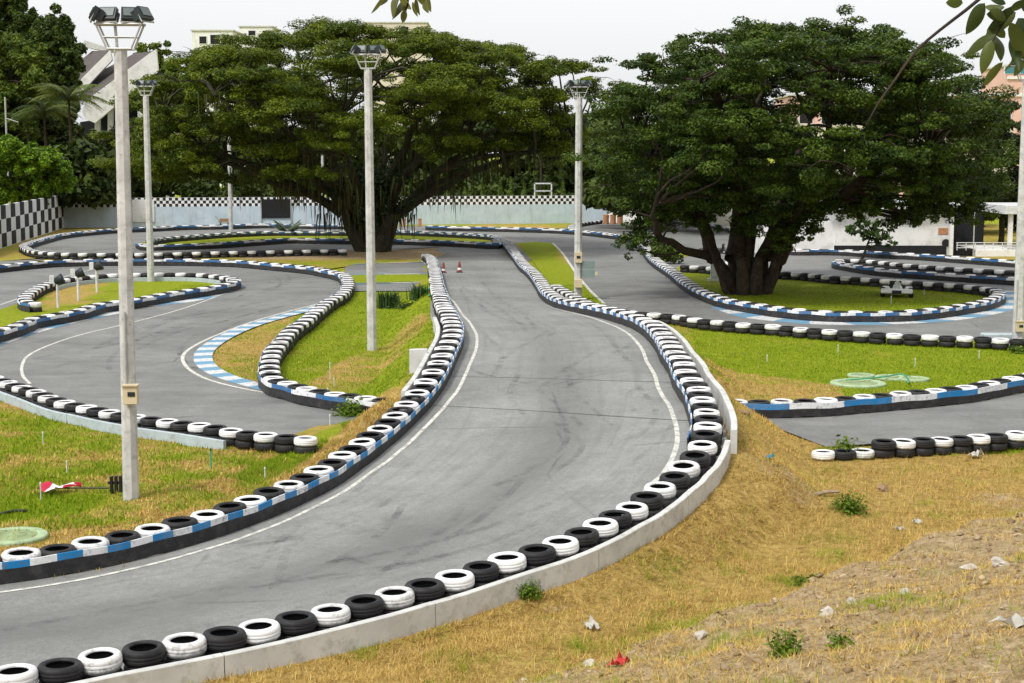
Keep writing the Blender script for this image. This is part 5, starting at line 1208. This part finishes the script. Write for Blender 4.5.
tuft(388, 307, 'dark clump of tall grass right of the central lamp post', 190, .85, .24, (.015,.04,.012), (.06,.12,.03), w=.03)
tuft(419, 306, 'clump of tall grass behind the turquoise hose', 130, .85, .2, (.02,.05,.014), (.08,.15,.035), w=.03)
weed(404, 308, 'low leafy weeds between the two tall grass clumps', 260, .8, .5, (.03,.06,.01), (.10,.15,.03), leaf=.12)
weed(352, 415, 'weed clump growing at the tunnel end of the central row', 700, .5, .5, leaf=.08)
weed(367, 411, 'low weeds beside the tunnel weed clump', 420, .5, .25, leaf=.08)
weed(849, 516, 'bright weed at the foot of the dry slope', 900, .36, .34, leaf=.05)
weed(812, 583, 'flat green weed patch on dry grass below the slope', 700, .35, .1, leaf=.05)
weed(529, 606, 'small green weed tuft below the kerb bend', 600, .22, .28, leaf=.04)
weed(846, 455, 'weed growing over the second tyre of the right short row', 420, .42, .4, leaf=.08)
weed(578, 305, 'weed at the foot of the post amid the tyre rows', 200, .35, .4, leaf=.12)
weed(1019, 352, 'weed at the foot of the weathered lamp post', 260, .4, .35, leaf=.09)
weed(668, 338, 'weed behind the right tyre row near the parapet start', 200, .35, .35, leaf=.1)
weed(785, 676, 'leafy weed on the soil bank at the bottom edge', 300, .22, .34, zguess=1.1, leaf=.05)
weed(838, 672, 'second leafy weed on the soil bank at the bottom edge', 200, .16, .24, zguess=1.2, leaf=.05)
def rock(u, v, r_, label, mat, name='stone', zguess=0., flat=.6, cat='stone', group=None):
    p = at(u, v, zguess)[:2]; import bmesh
    bm = bmesh.new(); bmesh.ops.create_icosphere(bm, subdivisions=2, radius=1); ph = rng.uniform(0, 6, 6)
    for vv in bm.verts:
        c = vv.co; k_ = 1+.22*math.sin(c.x*3+ph[0])+.18*math.sin(c.y*4+ph[1])+.15*math.sin(c.z*5+ph[2])+.16*rng.normal(); vv.co = Vector((c.x*k_, c.y*k_*.8, c.z*k_*flat))*r_
    me = bpy.data.meshes.new(name); bm.to_mesh(me); bm.free(); me.materials.append(mat); o = link(name, me, label=label, cat=cat, group=group); o.location = (p[0], p[1], gz(*p)+r_*flat*.35); o.rotation_euler = (rng.uniform(-.2,.2), rng.uniform(-.2,.2), rng.uniform(0,6)); return o
def litter(u, v, w, label, mat, name='litter', zguess=0.):
    p = at(u, v, zguess)[:2]; nU = 6; Vv = []; 
    for i in range(nU):
        for j in range(nU): Vv.append(((i/5-.5)*w*(1+.2*rng.normal()*(j in (0,5))), (j/5-.5)*w*.7, .05*w+abs(rng.normal())*w*.22))
    m = MB(); m.add(Vv, [(i*nU+j, (i+1)*nU+j, (i+1)*nU+j+1, i*nU+j+1) for i in range(nU-1) for j in range(nU-1)]); o = m.build(name, mat, label=label, cat='litter'); o.location = (p[0], p[1], gz(*p)+.015); o.rotation_euler.z = rng.uniform(0, 6)
litter(976, 458, .34, 'white scrap of paper below the right short tyre row', M['paper']); litter(944, 450, .16, 'small white scrap touching the right short tyre row', M['paper']); litter(592, 627, .24, 'pale crumpled litter on dry grass below the kerb', M['paper']); litter(917, 522, .2, 'crumpled white litter on the dry flat near the bank', M['paper']); litter(900, 532, .16, 'small white litter beside the crumpled one near the bank', M['paper']); litter(769, 499, .14, 'tiny blue scrap on the dry slope', M['blueglass'])
litter(618, 672, .22, 'red plastic scrap at the foot of the soil bank', M['scrap'], zguess=.4); litter(1010, 632, .3, 'white plastic litter on the soil bank at the right', M['paper'], zguess=1.9)
p = at(825, 505)[:2]; z = gz(*p); MB().tube([(p[0]-.32,p[1]-.16,z+.05),(p[0],p[1],z+.09),(p[0]+.3,p[1]+.18,z+.06)], [.035,.04,.03], 6).build('branch', M['stick'], label='grey broken branch lying on the dry slope', cat='branch')
rock(744, 446, .16, 'dark clod at the top of the dry slope', M['plank']); rock(884, 491, .13, 'brown clod on the dry flat below the short row', M['plank'])
for u, v, r_, zg, lab in ((828,620,.11,.9,'pale stone on the soil bank left of centre'),(852,603,.09,.9,'pale angular stone higher on the soil bank'),(905,590,.10,1.,'grey stone near the crest of the soil bank'),(970,560,.12,1.,'pale flat stone beside the bank crest at right'),(590,672,.1,.3,'grey stone by the red scrap at the bank foot'),(700,640,.1,.6,'pale stone on the lower bank, mid bottom'),(1000,566,.12,1.2,'pale lump on the bank near the right edge')):
    rock(u, v, r_, lab, M['stone'], zguess=zg, group='pale stones on the soil bank')
# rubble and clods scattered through the bank
import bmesh
def rubble(n):
    bm = bmesh.new(); bmesh.ops.create_icosphere(bm, subdivisions=1, radius=1); bv = np.array([v.co[:] for v in bm.verts]); bf = np.array([[v.index for v in f.verts] for f in bm.faces]); bm.free()
    Vs = []; Fs = []; Ts = []; c = 0
    while c < n:
        x = rng.uniform(-1.5, 14.5); y = rng.uniform(12.5, 31); b = (x-BANK_P[0])*BANK_N[0]+(y-BANK_P[1])*BANK_N[1]
        if b < -.4 or (b < .2 and rng.random() < .6): continue
        s_ = .008+.055*rng.random()**7; k_ = bv*(1+.45*rng.normal(size=(len(bv), 1)))*s_*np.array((1, rng.uniform(.6,1), rng.uniform(.4,.8))); a = rng.uniform(0, 6); ca, sa = math.cos(a), math.sin(a)
        k_ = np.stack([k_[:,0]*ca-k_[:,1]*sa, k_[:,0]*sa+k_[:,1]*ca, k_[:,2]], 1); Vs.append((x, y, s_, k_)); c += 1
    X = np.array([v[0] for v in Vs]); Y_ = np.array([v[1] for v in Vs]); Zz = height(X, Y_)
    V_ = np.concatenate([k_+np.array((x, y, z+s_*.2)) for (x, y, s_, k_), z in zip(Vs, Zz)]); F_ = np.concatenate([bf+len(bv)*i for i in range(n)])
    npmesh('rubble', V_, F_, mat_tint('rubble_stone', (.20,.135,.075), (.46,.36,.23), .9, 0.), dict(tint=np.repeat(rng.random(n)**2, len(bv))), label='loose stones and clods strewn over the soil bank', cat='rubble', kind='stuff')
rubble(8500)

# ------------------------------------------------------------------ grass blades
def blades(name, n, box, dens, hlo, hhi, w, lay, label, straw=False):
    x0, x1, y0, y1 = box; P = []
    tot = 0
    while tot < n:
        x = rng.uniform(x0, x1, n); y = rng.uniform(y0, y1, n); ok = (rng.random(n) < np.clip(dens(x, y), 0, 1)) & (np.abs(x) < y*.36+1.5)
        x = x[ok]; y = y[ok]
        d, zt = run_info(x, y); g_ = is_grass(x, y) & (d > .06); tun = (y > TUN[0]) & (y < TUN[1]) & (x > -9) & (x < 12)
        g_ &= ~(tun & pip(x, y, POLY['loop'])); x = x[g_]; y = y[g_]; P.append(np.stack([x, y], 1)); tot += len(x)
    P = np.vstack(P)[:n]; x, y = P.T; z = height(x, y); inisle = np.zeros(n, bool)
    for p in GR: inisle |= pip(x, y, p)
    z = np.where(inisle, .02, z); g = greenness(x, y)
    g2 = g + .9*(fbm(x, y, .5, 77)-.5) + .3*rng.normal(size=n)*.5
    ang = rng.uniform(0, 2*PI, n); h = rng.uniform(hlo, hhi, n)*(.6+.8*fbm(x, y, 1.1, 61))*np.where(y > 40, .7, 1.); ln = rng.uniform(.1, 1, n)**.6*lay
    lie = np.where(g2 < .45, np.minimum(1., ln*1.35), ln*.8)
    dx, dy = np.cos(ang), np.sin(ang); ww = w*rng.uniform(.5, 1.3, n)
    base = np.stack([x, y, z-.01], 1); side = np.stack([-dy*ww, dx*ww, 0*x], 1); tip = base+np.stack([dx*h*lie, dy*h*lie, h*np.sqrt(np.maximum(.02, 1-lie**2))+.01], 1)
    V_ = np.stack([base-side, base+side, tip], 1).reshape(-1, 3); gg_ = np.clip((g2-.36)*2.4+.5, 0, 1); tint = np.where(gg_ < .45, .44*rng.random(n)**1.3, np.clip(.5+(gg_-.45)*.9+.1*rng.normal(size=n), .47, 1))
    npmesh(name, V_, np.arange(n*3).reshape(n, 3), M['blade'], dict(tint=np.repeat(tint, 3)), label=label, cat='grass', kind='stuff')
blades('dry_grass', 330000, (-6, 15, 12.3, 37), lambda x, y: np.minimum(1, (19/y)**2)*np.where((x-BANK_P[0])*BANK_N[0]+(y-BANK_P[1])*BANK_N[1] > .3, .30, 1.)*np.clip(.35+1.6*(fbm(x, y, .9, 91)-.35), .12, 1), .05, .17, .0055, 1.25, 'dry straw coloured grass covering the slope beside the near kerb')
blades('lawn_grass', 210000, (-17, 26, 24, 80), lambda x, y: (26/y)**1.6*np.where((x > -2) & (y < 36), .0, 1.), .05, .12, .014, .85, 'short green and straw lawn grass around the tracks')

# ------------------------------------------------------------------ overhanging twigs near the photographer
def twig(name, label, base, pts, leaves, mat, Lf):
    r = empty(name, base, label, 'branch'); P = [np.array(p)-base for p in pts]; Q = catmull(np.array(P), .03)
    MB().tube([tuple(x) for x in Q], list(np.linspace(.0055, .0025, len(Q))), 6).build('stem', M['bark'], r, smooth=True)
    for (c, dirn, l, w, roll) in leaves:
        c = np.array(c)-base; d = np.array(dirn, float); d /= np.linalg.norm(d); s_ = np.cross(d, (0, 1, .2)); s_ /= np.linalg.norm(s_); nn = np.cross(s_, d); s2 = s_*math.cos(roll)+nn*math.sin(roll); n2 = np.cross(s2, d)
        Vv = []; n_ = 9
        for i in range(n_):
            t = i/(n_-1); ww = w*math.sin(PI*t**.85)**.75*.5; m_ = c+d*l*t-n2*l*.12*math.sin(PI*t*.9)+np.array((0,0,-.10*l*t*t)); Vv += [m_-s2*ww+n2*ww*.35, m_, m_+s2*ww+n2*ww*.35]
        f = []
        for i in range(n_-1):
            for k_ in range(2): f.append((i*3+k_, i*3+k_+1, i*3+k_+4, i*3+k_+3))
        npmesh('leaf', np.array(Vv), np.array(f), mat, dict(tint=np.full(len(Vv), rng.random())), r, smooth=True)
leafm = mat_tint('near_leaf', (.025,.045,.012), (.12,.15,.03), .4, .45)
Yn = 4.2; s_ = Yn/F
def nb(u, v, dy=0.): return on(u, v, Yn+dy)
lv = []
for u0, v0, u1, v1, w in ((963,3,946,0,11),(985,3,966,30,15),(985,6,1002,0,9),(1006,4,990,-3,10),(1002,16,986,10,12),(1012,6,988,24,12),(1016,12,985,34,13),(1006,20,990,8,10),(996,34,967,53,12),(996,36,1000,58,12),(992,40,982,70,12),(1005,38,992,22,10),(1010,22,1024,52,14),(1012,36,1020,66,11),(1012,50,1002,64,9),(1003,62,986,80,8),(1018,18,1030,36,14),(1022,40,1034,66,13),(1010,8,1026,0,12),(1020,4,1038,12,14),(1024,60,1014,74,8)):
    a = nb(u0, v0, rng.uniform(-.1,.1)); b_ = nb(u1, v1, rng.uniform(-.1,.1)); d = b_-a; lv.append((a, d, np.linalg.norm(d)*1.05, w*s_*1.05, rng.uniform(-.9,.9)))
twig('overhanging_branch', 'leafy branch hanging into the upper right corner', nb(1040, -20), [nb(1040,-16),nb(1022,2),nb(1008,16),nb(996,34),nb(990,44)], lv, leafm, .1)
twig('bare_twig', 'long thin bare twig slanting down from the upper right', nb(985,-4), [nb(990,-10),nb(966,10),nb(940,30),nb(915,52),nb(895,80),nb(878,104),nb(866,126)], [], leafm, .1)
lv = []
for u0, v0, u1, v1, w in ((384,-4,372,9,4),(388,-2,378,5,5),(398,-4,394,14,6),(404,2,392,15,5),(408,0,404,14,4),(412,2,418,14,4),(416,-2,420,10,4),(424,0,429,10,6),(428,-4,431,7,5),(405,10,403,20,5),(400,-6,410,2,6),(418,-6,425,3,6)):
    a = nb(u0, v0, rng.uniform(-.1,.1)); b_ = nb(u1, v1, rng.uniform(-.1,.1)); d = b_-a; lv.append((a, d, np.linalg.norm(d)*1.1, w*s_*1.3, rng.uniform(-.9,.9)))
twig('overhanging_branch', 'small spray of leaves dipping in at top centre', nb(405, -24), [nb(405,-24),nb(402,-8),nb(408,0),nb(406,10)], lv, mat_tint('spray_leaf', (.04,.05,.012), (.16,.17,.04), .4, .45), .1)

# ------------------------------------------------------------------ sky, sun, view
w = bpy.data.worlds.new('World'); sc.world = w; w.use_nodes = True; nt = w.node_tree; bg = nt.nodes['Background']
sky = nt.nodes.new('ShaderNodeTexSky'); sky.sky_type = 'NISHITA'; sky.sun_disc = False
EL, AZ = math.radians(53), math.atan2(-.38, -.42)
sky.sun_elevation = EL; sky.sun_rotation = AZ; sky.air_density = 1.; sky.dust_density = 4.; sky.ozone_density = 1.
hs = nt.nodes.new('ShaderNodeHueSaturation'); hs.inputs['Saturation'].default_value = .16; nt.links.new(sky.outputs[0], hs.inputs['Color'])
mx = nt.nodes.new('ShaderNodeMix'); mx.data_type = 'RGBA'; mx.inputs[0].default_value = .55; mx.inputs[7].default_value = (7.5, 7.6, 7.7, 1)
nt.links.new(hs.outputs[0], mx.inputs[6]); nt.links.new(mx.outputs[2], bg.inputs['Color']); bg.inputs['Strength'].default_value = .10
L = bpy.data.lights.new('sun', 'SUN'); L.energy = 1.5; L.angle = math.radians(11); L.color = (1, .95, .87); lo = bpy.data.objects.new('sun', L); COL.objects.link(lo)
sd = Vector((math.cos(EL)*math.sin(AZ), math.cos(EL)*math.cos(AZ), math.sin(EL))); lo.rotation_euler = sd.to_track_quat('Z', 'Y').to_euler(); lo.location = (0, 0, 60)
sc.view_settings.view_transform = 'Standard'; sc.view_settings.look = 'None'; sc.view_settings.exposure = .8; sc.view_settings.gamma = 1
sc.cycles.max_bounces = 6; sc.cycles.diffuse_bounces = 3; sc.cycles.transparent_max_bounces = 6
